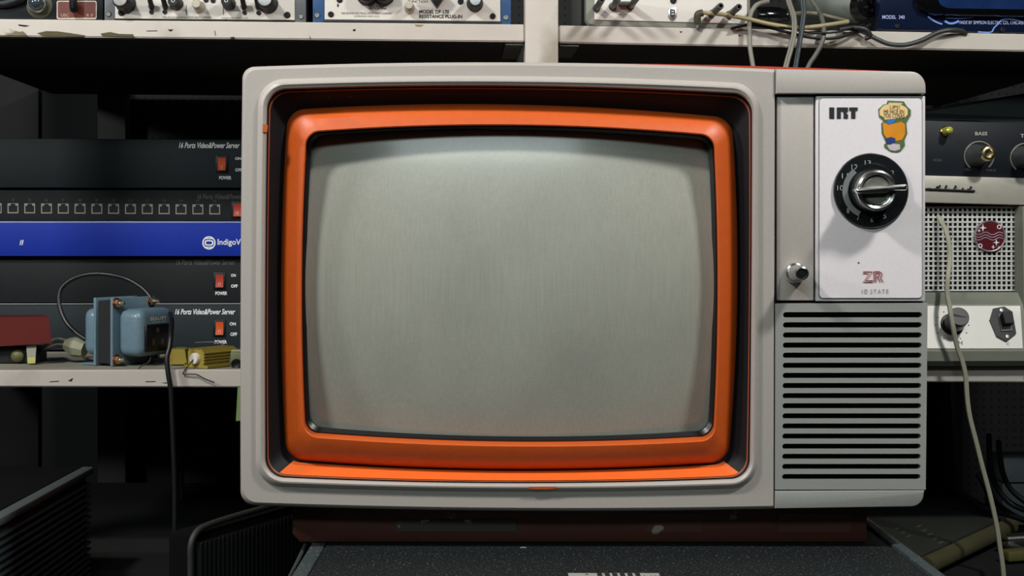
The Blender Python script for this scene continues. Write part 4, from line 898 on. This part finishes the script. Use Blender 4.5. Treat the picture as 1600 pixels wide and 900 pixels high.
for x, y in ((1561,354.5),(1531.5,384)): disc(F, x, y, 0.0474, [(3.4,0),(3.4,0.0006),(2.2,0.0006),(2.2,0)], 16).build('emblem_circle', INKW, em)
# sloping white control plate
p0, p1 = F.at(1440, 479, 0.0268), F.at(1440, 544.5, 0.0062)
sl_n = Vector((0, -(p0.z-p1.z), -(p1.y-p0.y)*-1)).normalized(); sl_n = Vector((0, -(p0.z-p1.z), (p0.y-p1.y))).normalized()
def sp(px, py, h=0.0):                                      # a pixel on the sloping plate, h metres out of it
    t_ = (py-479)/(544.5-479); v = 0.0268+(0.0062-0.0268)*t_; return F.at(px, py, v)+sl_n*h
q = [sp(1415,478.5), sp(1593.5,478.5), sp(1597.5,545), sp(1415,545)]
plate = MB().hexa([p+sl_n*0.0012 for p in q]+[p-sl_n*0.0006 for p in q]).build('control_plate', mat('white_control_plate', (244,242,234), 0.4, var=0.04), t, 20)
u = F.m(1, 1500, 0.015)
kk = MB().lathe(sp(1487,508,0.0012), [(0,0),(18*u,0),(18*u,0.0012),(17*u,0.002),(14.5*u,0.002),(14*u,0.004),(15.5*u,0.008),(15.5*u,0.024),(14.5*u,0.0255),(0,0.0255)], sl_n, 40).build('selector_knob', mat('dark_knurled', (34,36,38), 0.4), t, 30)
tip = sp(1487,508,0.0012)+sl_n*0.0258
MB().box(-12*u,12*u,-0.0004,0.0006,-1.2*u,1.2*u,0,1,Matrix.Translation(tip)@Matrix.Rotation(0.25,4,'Y')).build('knob_slot', mat('slot_grey', (84,86,84), 0.5), kk)
for k in range(11):
    q_ = math.radians(-150+30*k); c_ = sp(1487+26*math.sin(q_), 509-24*math.cos(q_), 0.0013)
    MB().lathe(c_, [(0,0),(1.0*u,0),(0.9*u,0.0004),(0,0.0004)], sl_n, 8).build('tick_dot', INKB, plate)
def plate_text(s, x0, x1, yt, yb):
    c = bpy.data.curves.new('lettering', 'FONT'); c.body = s; c.resolution_u = 3
    tt = bpy.data.objects.new('lettering', c); COL.objects.link(tt); dg = bpy.context.evaluated_depsgraph_get(); dg.update()
    me = bpy.data.meshes.new_from_object(tt.evaluated_get(dg)); bpy.data.objects.remove(tt); bpy.data.curves.remove(c)
    xs = [p.co.x for p in me.vertices]; ys = [p.co.y for p in me.vertices]
    for p in me.vertices:
        p.co = sp(x0+(p.co.x-min(xs))/(max(xs)-min(xs))*(x1-x0), yb+(p.co.y-min(ys))/(max(ys)-min(ys))*(yt-yb), 0.0015)
    me.materials.clear(); me.materials.append(INKB); o = bpy.data.objects.new('lettering', me); COL.objects.link(o); o.parent = plate
plate_text('H', 1497, 1503, 533, 540); plate_text('C', 1572, 1576.5, 536, 540)
def splate(pts, h0, h1, name, m, parent):
    A = [sp(x,y,h1) for x,y in pts]; B = [sp(x,y,h0) for x,y in pts]
    return MB().loft([B, A], cap0=True, cap1=True).build(name, m, parent, 20)
sw = splate([(1550,484),(1567,481),(1580,489),(1586,523),(1571,535),(1556,527),(1545,501)], 0.0012, 0.004, 'toggle_plate', mat('black_bakelite', (30,32,34), 0.3), t)
splate([(1557,494),(1574,493),(1579,519),(1562,520)], 0.004, 0.0055, 'toggle_bezel', mat('bezel_grey', (104,106,102), 0.4), sw)
splate([(1559,496),(1573,495),(1577,512),(1563,513)], 0.0055, 0.016, 'toggle_lever', BLACK, sw)
for x, y in ((1563,487),(1572,528)): MB().lathe(sp(x,y,0.004), [(0,0),(3.4*u,0),(3*u,0.001),(0,0.0012)], sl_n, 12).build('screw', STEEL, sw)
cable('beige_hanging_cord', 'pale beige cord hanging from the square-hole grille down past the shelf', 'cord', [(1466,338,0.046),(1470,345,0.042),(1478,360,0.032),(1483,382,0.028),(1484,405,0.026),(1481,435,0.018),(1480,458,0.002),(1484,480,-0.010),(1489,510,-0.016),(1495,540,-0.014),(1504,566,-0.014),(1509,590,-0.014),(1511,620,-0.014),(1515,650,-0.014),(1525,690,-0.014),(1535,730,-0.014),(1547,775,-0.014),(1557,820,-0.014),(1563,860,-0.014),(1567,888,-0.014),(1570,930,-0.014)], 2.5, mat('pale_cord', (160,158,140), 0.5), twin=1.3)

# ------------------------------------------------------------------ low down: book, leads, metal tool, ribbed cabinets
FB = SF(1450, 890, 0.02); BT = FB.at(1450, 891, 0.02).z
wz = FB.o.z+BT+0.0005
def floorpt(px, py, z):                                     # world point at height z under a pixel
    d = (z-ZC)/((VY-py)*K); return Vector(((px-VX)*K*d, -1.1+d, z))
A_ = floorpt(1450, 903, wz); B_ = floorpt(1583, 837, wz)
class P0: pass
bf = P0(); bf.o = A_.copy(); dxy = (B_-A_); bf.rz = math.atan2(dxy.y, dxy.x)
LB = math.hypot(dxy.x, dxy.y); THK = 0.023; WB = 0.20
bk = thing('old_book', 'thick olive cloth book lying with its spine facing front, bottom right', 'book', bf)
OLC = mat('olive_book_cloth', (74, 72, 46), 0.75, var=0.3, scale=30, bump=0.3, bscale=900)
OLT = mat('dark_book_cover', (46, 50, 44), 0.7, var=0.35, scale=18, bump=0.3, bscale=900)
pr = [(0.004,0),(-0.003,0.004),(-0.0065,THK*.35),(-0.0065,THK*.7),(-0.003,THK-0.003),(0.003,THK),(0.006,THK-0.0035),(0.010,THK-0.0035),(0.010,0.0035),(0.006,0.0035)]
MB().extrude_x(pr, 0.0, LB).build('spine', OLC, bk, 45)
MB().box(0.0, LB, 0.009, WB, THK-0.0035, THK, 0.0008).build('cover_board', OLT, bk); MB().box(0.0, LB, 0.009, WB, 0.0, 0.003, 0.0008).build('cover_board', OLT, bk)
MB().box(0.004, LB-0.004, 0.010, WB-0.005, 0.003, THK-0.0036).build('page_block', mat('old_pages', (134,124,96), 0.9, var=0.2, scale=300), bk)
GILT = mat('faded_gilt', (96, 94, 72), 0.6)
def onbook(px, py):
    w = floorpt(px, py, wz+THK) - bf.o; c, s_ = math.cos(bf.rz), math.sin(bf.rz); return (w.x*c+w.y*s_, -w.x*s_+w.y*c)
for k in range(5):
    gx, gy = onbook(1436+k*8.5, 822+k*6.5); MB().box(gx-0.006, gx+0.006, gy-0.0016, gy+0.0016, THK, THK+0.0003).build('gilt_mark', GILT, bk)
for k in range(3):
    gx, gy = onbook(1402+k*9, 826+k*6); MB().box(gx-0.005, gx+0.005, gy-0.0012, gy+0.0012, THK, THK+0.0003).build('gilt_mark', GILT, bk)
# loose black leads behind the book
LG = 'black leads tangled at lower right'
for k, pts in enumerate(([(1505,770,0.22),(1530,790,0.2),(1560,800,0.18),(1600,812,0.16),(1640,820,0.15)],
                        [(1545,680,0.25),(1548,730,0.2),(1560,765,0.17),(1585,790,0.15),(1630,806,0.14)],
                        [(1560,690,0.22),(1566,735,0.18),(1580,765,0.15),(1610,790,0.13)],
                        [(1528,740,0.25),(1550,778,0.23),(1580,803,0.21),(1620,822,0.19)])):
    cable('black_lead', ['long black lead curving across the back of the olive book', 'outer black lead looping down beside the grey boxes', 'short black lead dropping close to the grey boxes', 'black lead crossing below the other loops by the book'][k], 'cable', pts, 4.2, BLACK, LG)
gb = SF(1600, 792, 0.26); gb.o.z = wz
t = thing('grey_metal_box', 'pale grey metal box at right edge behind the black leads', 'box', gb)
hgt = SF(1600, 716, 0.26).o.z-wz; hm = SF(1600, 755, 0.26).o.z-wz
MB().box(-0.028, 0.10, 0, 0.06, 0.0, hm-0.001, 0.001).build('lower_case', mat('grey_box_paint', (112,118,122), 0.5), t)
MB().box(-0.026, 0.10, 0.001, 0.06, hm+0.001, hgt, 0.001).build('lid', mat('grey_box_lid', (126,132,138), 0.45), t)
MB().box(-0.024, 0.098, 0.003, 0.058, hm-0.0012, hm+0.0012).build('lid_gap', BLACKM, t)
tf = P0(); tf.o = floorpt(1626, 868, wz); tf.rz = math.radians(12)
t = thing('chrome_tool', 'shiny chrome tool at right edge beside the olive book', 'tool', tf)
MB().tube([(-0.045,0.0,0.004),(0.0,0.004,0.005),(0.07,0.006,0.005)], 0.0035, 10).build('handle', CHROME, t, 60)
MB().tube([(-0.02,0.04,0.010),(0.02,0.035,0.012),(0.07,0.03,0.012)], 0.0075, 12).build('handle', CHROME, t, 60)
MB().box(-0.03,-0.012,-0.001,0.045,0.0,0.008,0.002).build('joint', STEEL, t)
tag(MB().box(-0.012,0.03,0,0.018,0,0.012,0.003).build('yellow_grip', mat('yellow_plastic', (92,88,48), 0.5), None, loc=floorpt(1590,878,wz), rz=0.3), 'yellow plastic grip at bottom right edge of the low shelf', 'grip')
# tall cabinet with ribbed side on the far left
RIB = mat('dark_ribbed_cloth', (44, 56, 60), 0.6, var=0.2, scale=200)
cf = P0(); cf.o = Vector((-0.62, 0.05, 0)); cf.rz = 0
t = thing('loudspeaker_cabinet', 'dark loudspeaker cabinet with ribbed grille, bottom left corner', 'speaker', cf)
Hc = ZC-0.236; xr = 0.19
MB().box(-0.18, xr-0.012, -0.25, 0.34, 0, Hc, 0.004).build('cabinet', mat('cabinet_dark', (9,11,12), 0.9, spec=0.1), t)
MB().box(xr-0.012, xr+0.002, -0.25, 0.34, Hc-0.008, Hc+0.0, 0.003).build('top_rail', mat('pale_grey_rail', (74,82,82), 0.5), t)
rb = MB()
z = Hc-0.016
while z > Hc-0.40:
    rb.box(xr-0.0125, xr, -0.245, 0.335, z-0.0035, z, 0.001, 1); z -= 0.0068
rb.build('ribbed_grille', RIB, t, 30)
MB().box(xr-0.012, xr-0.006, -0.245, 0.335, 0.02, Hc-0.008).build('grille_backing', BLACKM, t)
# upright ribbed heater beside the stand
hf = P0(); hf.o = Vector((-0.259, 0.10, 0)); hf.rz = math.radians(64)
t = thing('ribbed_heater', 'dark upright ribbed panel standing between loudspeaker cabinet and stand', 'heater', hf)
Hh2 = ZC-0.2425; LH = 0.185
MB().box(0.0, LH, 0.004, 0.03, 0.0, Hh2-0.006, 0.004).build('body', mat('heater_dark', (6,7,7), 0.9, spec=0.1), t)
rb = MB(); x = 0.006
while x < LH-0.006:
    rb.box(x, x+0.0035, -0.001, 0.006, 0.05, Hh2-0.014, 0.0008, 1); x += 0.0062
rb.build('ribs', mat('heater_ribs', (30,33,32), 0.6), t, 30)
MB().tube([(-0.002,0.003,0.05),(-0.002,0.003,0.3),(-0.002,0.003,Hh2-0.06),(-0.002,0.003,Hh2-0.03),(-0.0015,0.003,Hh2-0.014),(0.006,0.003,Hh2-0.005),(0.02,0.003,Hh2-0.002),(0.05,0.003,Hh2-0.001),(LH*.6,0.003,Hh2-0.001),(LH,0.003,Hh2-0.001)], 0.0030, 8).build('edge_bead', mat('heater_bead', (44,47,44), 0.6), t, 60)
def wcable(name, label, cat, P, r, m):
    o_ = Vector(P[0]); tag(MB().tube([Vector(p)-o_ for p in P], r, 8).build(name, m, None, 60, loc=o_), label, cat)
wcable('thin_grey_cord', 'thin grey cord hanging taut below left end of television base', 'cord', [(-0.1545,0.06,TOPZ+0.002),(-0.1585,0.0,TOPZ-0.01),(-0.1655,-0.05,TOPZ-0.03),(-0.172,-0.08,TOPZ-0.07),(-0.178,-0.10,TOPZ-0.2),(-0.18,-0.11,TOPZ-0.5),(-0.18,-0.12,0.004)], 0.0016, DARKCORD)
cable('black_cable_loop', 'black cable loop hanging in front of perforated board under lower shelf', 'cable', [(283,780,0.3),(284,712,0.3),(305,692,0.3),(330,682,0.3),(352,680,0.3),(368,690,0.3),(384,720,0.3),(390,790,0.3)], 5, BLACK)
